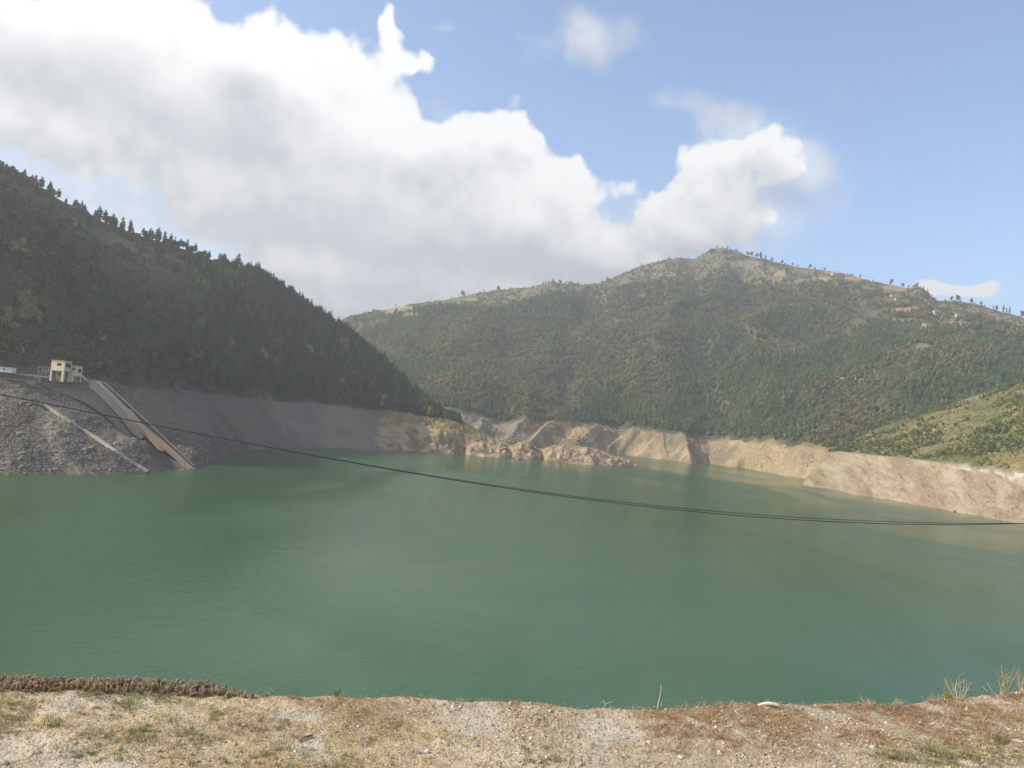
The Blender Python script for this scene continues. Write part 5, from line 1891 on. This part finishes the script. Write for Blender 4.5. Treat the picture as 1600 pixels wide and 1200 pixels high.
stuff('thin_grass', P, rng.uniform(.012, .026, len(P)), tuftG[:3] + tuftS[:3], 'thin yellowing grass on the sandy bank', 'grass', .25)
P = near.scatter(1500, d_suc)[0]
stuff('succulent_mat', P - np.array((0, 0, .006)), rng.uniform(.020, .048, len(P)), sucM, 'mat of pink-tipped succulents along the left bank edge', 'succulents', .25)


def gpt(px, py):
    h = near.hit(px, py)
    if h is None:
        h = near.hit(px, py + 4)
    if h is None:
        h = near.hit(px, py + 9)
    if h is None:
        q = Gp(px, py)
        h = Vector((q[1] * math.sin(q[0]), q[1] * math.cos(q[0]), ZG))
    return h


PXM = 4.3 / FPX        # metres per photo pixel at the near bank
stones = [(1119, 1137, 8, 'p', 'pale angular stone on the gravel below the bleached stick'), (1014, 1161, 8, 'p', 'small cream stone on the sand left of centre of the gravel'), (1063, 1184, 9, 'p', 'pale stone near the lower edge, casting a dark shadow'),
          (1124, 1179, 8, 'p', 'flat pale stone near the lower edge, right of its neighbour'), (1056, 1167, 7, 'd', 'dark grey stone among the pale ones on the sand'), (667, 1176, 9, 'p', 'rounded pale stone near the lower edge of the middle'),
          (655, 1177, 6, 'd', 'grey stone touching the rounded pale stone'), (560, 1136, 6, 'p', 'little buff stone left of the middle'), (619, 1143, 5, 'd', 'dark little stone in the middle of the bank'), (745, 1165, 6, 'd', 'flat grey stone right of the rounded pale stone'),
          (461, 1175, 6, 'p', 'small cream stone below the dark twig'), (173, 1117, 5, 'd', 'dark stone on the bare sand at the left'), (1245, 1165, 8, 'd', 'dark stone in the gravel on the right'), (1160, 1178, 6, 'd', 'brown stone left of the dark one in the gravel'),
          (904, 1188, 9, 'd', 'bluish grey stone by the lower edge'), (905, 1164, 6, 'd', 'bluish stone above the one by the lower edge'), (1384, 1130, 6, 'p', 'round white stone in the right-hand gravel'), (1260, 1136, 6, 'p', 'whitish stone in the gravel below the orange grass'),
          (1305, 1193, 8, 'd', 'flat dark stone near the lower edge on the right'), (1222, 1187, 8, 'd', 'flat grey stone near the lower edge, left of the dark one'), (180, 1160, 7, 'd', 'grey stone beside the left grass patch'), (248, 1174, 5, 'd', 'grey stone low on the left side'),
          (120, 1182, 9, 'd', 'bluish stone in the lower left corner area'), (8, 1194, 10, 'd', 'grey stone in the lower left corner'), (1500, 1160, 7, 'd', 'bluish stone right of the big green tuft'), (1555, 1175, 8, 'd', 'bluish stone near the lower right corner')]
sM = [rock_mesh('stone', 600 + i, [M_stone], 2, .75) for i in range(4)]
sD = [rock_mesh('stone', 610 + i, [M_stoned], 2, .6) for i in range(4)]
for i, (px, py, w, k, lab) in enumerate(stones):
    p = gpt(px, py)
    s = w * PXM * .55
    solo('stone', (sM if k == 'p' else sD)[i % 4], p + Vector((0, 0, s * .2)), s, lab, 'stone')


def at_px(px, py, depth):
    d = ray(px, py)
    return Vector((0, 0, HC)) + d * (depth / d.y)


def stem_curve(p0, pixels, r0, r1, mb, n=6):
    """a stalk through photo positions, kept at its own distance from the eye"""
    pts = [p0] + [at_px(x, y, p0.y + dy) for x, y, dy in pixels]
    rad = [r0 + (r1 - r0) * i / (len(pts) - 1) for i in range(len(pts))]
    return mb.tube(pts, rad, n)


p0 = gpt(1027, 1111)
stk = empty('dry_stalk', p0)
tag(stk, 'single bent dry stalk standing up at the bank edge before the water', 'stalk')
mb = MB()
stem_curve(p0 - Vector((0, 0, .01)), [(1028.5, 1100, .01), (1031, 1090, .02), (1033, 1078, .02), (1032.3, 1070, .03)], .0055, .0015, mb)
rel(mb, stk).build('stem', M_stalk, stk, True)
mb = MB()
stem_curve(p0, [(1034, 1103, .02), (1033, 1097, .03)], .003, .001, mb)
rel(mb, stk).build('side_shoot', M_stalk, stk, True)

p0 = gpt(1200, 1103)
q = [gpt(1184, 1104) + Vector((0, 0, .004)), gpt(1190, 1104) + Vector((0, 0, .014)), gpt(1200, 1105) + Vector((0, 0, .022)), gpt(1212, 1106) + Vector((0, 0, .018)), gpt(1221, 1107) + Vector((0, 0, .006))]
o = MB().tube(q, [.006, .009, .011, .012, .009], 8).build('driftwood_stick', M_pale, None, True)
tag(o, 'bleached whitish stick lying on the edge of the bank', 'stick')
q = [gpt(466, 1161) + Vector((0, 0, .008)), gpt(475, 1156) + Vector((0, 0, .014)), gpt(488, 1152) + Vector((0, 0, .010))]
o = MB().tube(q, [.004, .005, .003], 6).build('twig', M_wood, None, True)
tag(o, 'short dark twig on the sand left of the middle', 'twig')
q = [gpt(220, 1110) + Vector((0, 0, .006)), gpt(232, 1117) + Vector((0, 0, .01)), gpt(243, 1124) + Vector((0, 0, .006))]
o = MB().tube(q, [.0025, .003, .0015], 6).build('twig', M_stalk, None, True)
tag(o, 'thin straw-coloured twig below the green tuft on the left', 'twig')
for n_, (x0, y0, x1, y1) in enumerate([(352, 1090, 357, 1075), (1003, 1108, 1008, 1103), (450, 1090, 474, 1093)]):
    q = [gpt(x0, y0) + Vector((0, 0, .005)), gpt((x0 + x1) / 2, max(y0, y1)) + Vector((0, 0, .012)), gpt(x1, y1 + 2) + Vector((0, 0, .008))]
    o = MB().tube(q, [.003, .004, .002], 6).build('twig', M_wood if n_ == 2 else M_stalk, None, True)
    tag(o, ('dry twig poking out of the end of the succulent mat', 'tiny pale twig left of the standing stalk', 'dark broken twig lying on the edge right of the succulents')[n_], 'twig')

# fresh shoot at the edge
p0 = gpt(525, 1089)
sh = empty('young_plant', p0)
tag(sh, 'small bright green shoot of upright leaves on the bank edge', 'plant')


def leafblade(a, b, w, bend=(0, 0, 0)):
    a, b = Vector(a), Vector(b)
    d = b - a
    s = Vector((1, .3, 0)).normalized() * w
    m_ = a + d * .5 + Vector(bend)
    n_ = Vector((.2, -1, .1)).normalized() * w * .4
    return MB().add([a, a + d * .25 - s * .6, a + d * .25 + s * .6, m_ - s, m_ + s, b, m_ + n_], [(0, 2, 1), (1, 2, 6), (1, 6, 3), (2, 4, 6), (3, 6, 5), (6, 4, 5)])


for x, y, w in ((523.5, 1076, .007), (533, 1074.5, .008), (519, 1084, .006), (529, 1083, .007)):
    b = at_px(x, y, p0.y) - p0
    leafblade((0, 0, 0), b, w).build('leaf', M_fresh, sh)

p0 = gpt(1487, 1094)
yp = empty('yellow_plant', p0)
tag(yp, 'yellow-green pointed leaf clump at the foot of the dry weeds', 'plant')
for x, y, w in ((1472, 1077, .014), (1477, 1084, .014), (1481, 1080, .012), (1485, 1087, .010), (1470, 1083, .008), (1491, 1088, .010)):
    b = at_px(x, y, p0.y) - p0
    leafblade((0, 0, 0), b, w).build('leaf', M_yel, yp)


def weed(p0, top_px, label, seed, n=9, green=0, width=30, hgt=45, leafm=None, stem=M_stalk):
    r = random.Random(seed)
    e = empty('dry_weed', p0)
    tag(e, label, 'weed')
    for i in range(n):
        x = top_px[0] + r.uniform(-width, width)
        y = top_px[1] + r.uniform(0, hgt * .45) + abs(x - top_px[0]) * .3
        b = at_px(x, y, p0.y + r.uniform(-.08, .12)) - p0
        s = Vector(((x - top_px[0]) * PXM * .3, r.uniform(-.02, .02), 0))
        m1 = s + (b - s) * .5 + Vector((r.gauss(0, .008), 0, r.gauss(0, .005)))
        mb = MB().tube([s, m1, b], [.0018, .0014, .0006], 4)
        for k in range(4):
            f = r.uniform(.35, .95)
            c = s + (b - s) * f
            d = Vector((r.gauss(0, .022), r.gauss(0, .015), r.uniform(.01, .035)))
            mb.tube([c, c + d], [.0009, .0004], 3, 0, False)
        mb.build('stem', stem, e)
    for i in range(green):
        f = r.uniform(.1, .8)
        x = top_px[0] + r.uniform(-width * .6, width * .6)
        y = top_px[1] + hgt * (1 - f)
        c = at_px(x, y, p0.y + r.uniform(-.05, .06)) - p0
        d = Vector((r.gauss(0, .02), r.gauss(0, .02), r.gauss(.005, .015)))
        leafblade(c, c + d, .008).build('leaf', leafm or M_fresh, e)
    return e


weed(gpt(1497, 1094), (1497, 1052), 'dry twiggy weed with thin pale stems at the right bank edge', 11, 13, 0, 26, 40)
weed(gpt(1567, 1088), (1570, 1036), 'green leafed weed with long dry stems near the right edge', 12, 10, 34, 22, 50)
weed(gpt(1596, 1086), (1594, 1036), 'brown dry weed at the very right edge of the bank', 13, 8, 0, 10, 50)
weed(gpt(1357, 1104), (1360, 1093), 'tiny dry weed on the edge left of the twiggy weeds', 14, 6, 0, 10, 10)
weed(gpt(1400, 1105), (1400, 1094), 'short pale dry weed between the tiny one and the yellow leaves', 15, 9, 0, 12, 11)
weed(gpt(27, 1068), (27, 1054), 'thin dry stem rising from the succulents at the left', 16, 3, 0, 3, 12)
for k_, (x0, y0, x1, y1) in enumerate([(1552, 1090, 1534, 1072), (1556, 1092, 1542, 1066), (1575, 1096, 1550, 1082), (1590, 1092, 1598, 1076)]):
    p0 = gpt(x0, y0)
    b = at_px(x1, y1, p0.y)
    o = MB().tube([p0, (p0 + b) / 2 + Vector((0, 0, .004)), b], [.0035, .003, .001], 5).build('dry_reed', M_stalk, None, True)
    tag(o, ('thick dry stem leaning left at the right bank edge', 'thinner dry stem leaning left behind the thick one', 'low dry stem leaning left below the other two', 'dry stem leaning right at the right picture edge')[k_], 'stem')

# grass tufts one can tell apart
TG = [blades(700 + i, 70, 1, .75, 1.15, .03).mesh('blades', [M_green]) for i in range(3)]
TS = [blades(710 + i, 40, 1, .55, 1.25, .03).mesh('blades', [M_straw]) for i in range(3)]
tufts = [(1462, 1180, .15, 'g', 'largest green grass tuft, low on the right'), (1408, 1186, .10, 'g', 'green tuft left of the largest one'), (1520, 1186, .10, 'g', 'green tuft right of the largest one'), (1562, 1158, .10, 'g', 'green tuft above the right lower corner'),
         (205, 1104, .09, 'g', 'green grass tuft just behind the succulent mat'), (190, 1100, .07, 'g', 'green tuft touching the left side of the one behind the succulents'), (252, 1096, .07, 'g', 'green tuft right of the one behind the succulents'),
         (338, 1117, .055, 'g', 'small green tuft on the sand below the end of the succulents'), (368, 1130, .06, 's', 'straw-coloured tuft beside the small green one'), (415, 1138, .08, 's', 'wide dry tuft left of the dark twig'),
         (298, 1101, .06, 's', 'yellowed tuft below the succulent mat'), (585, 1122, .055, 's', 'orange dry tuft in the middle of the bank'), (215, 1143, .06, 'g', 'greenish tuft on the bare sand at the left'), (80, 1132, .08, 'g', 'green tuft at the far left'),
         (512, 1158, .04, 's', 'tiny dry tuft right of the dark twig'), (668, 1192, .07, 's', 'dry tuft at the lower edge below the rounded stone'), (858, 1170, .05, 'g', 'low green tuft in the middle gravel'), (926, 1167, .03, 'g', 'tiny green tuft on the sand right of the middle'),
         (150, 1082, .06, 'g', 'green tuft half hidden in the left part of the succulents'), (125, 1086, .05, 's', 'dry tuft below the left part of the succulents')]
for i, (px, py, s, k, lab) in enumerate(tufts):
    p = gpt(px, py)
    solo('grass_tuft', (TG if k == 'g' else TS)[i % 3], p - Vector((0, 0, .004)), s * .62, lab, 'grass tuft', rot=(0, 0, i * 1.7))
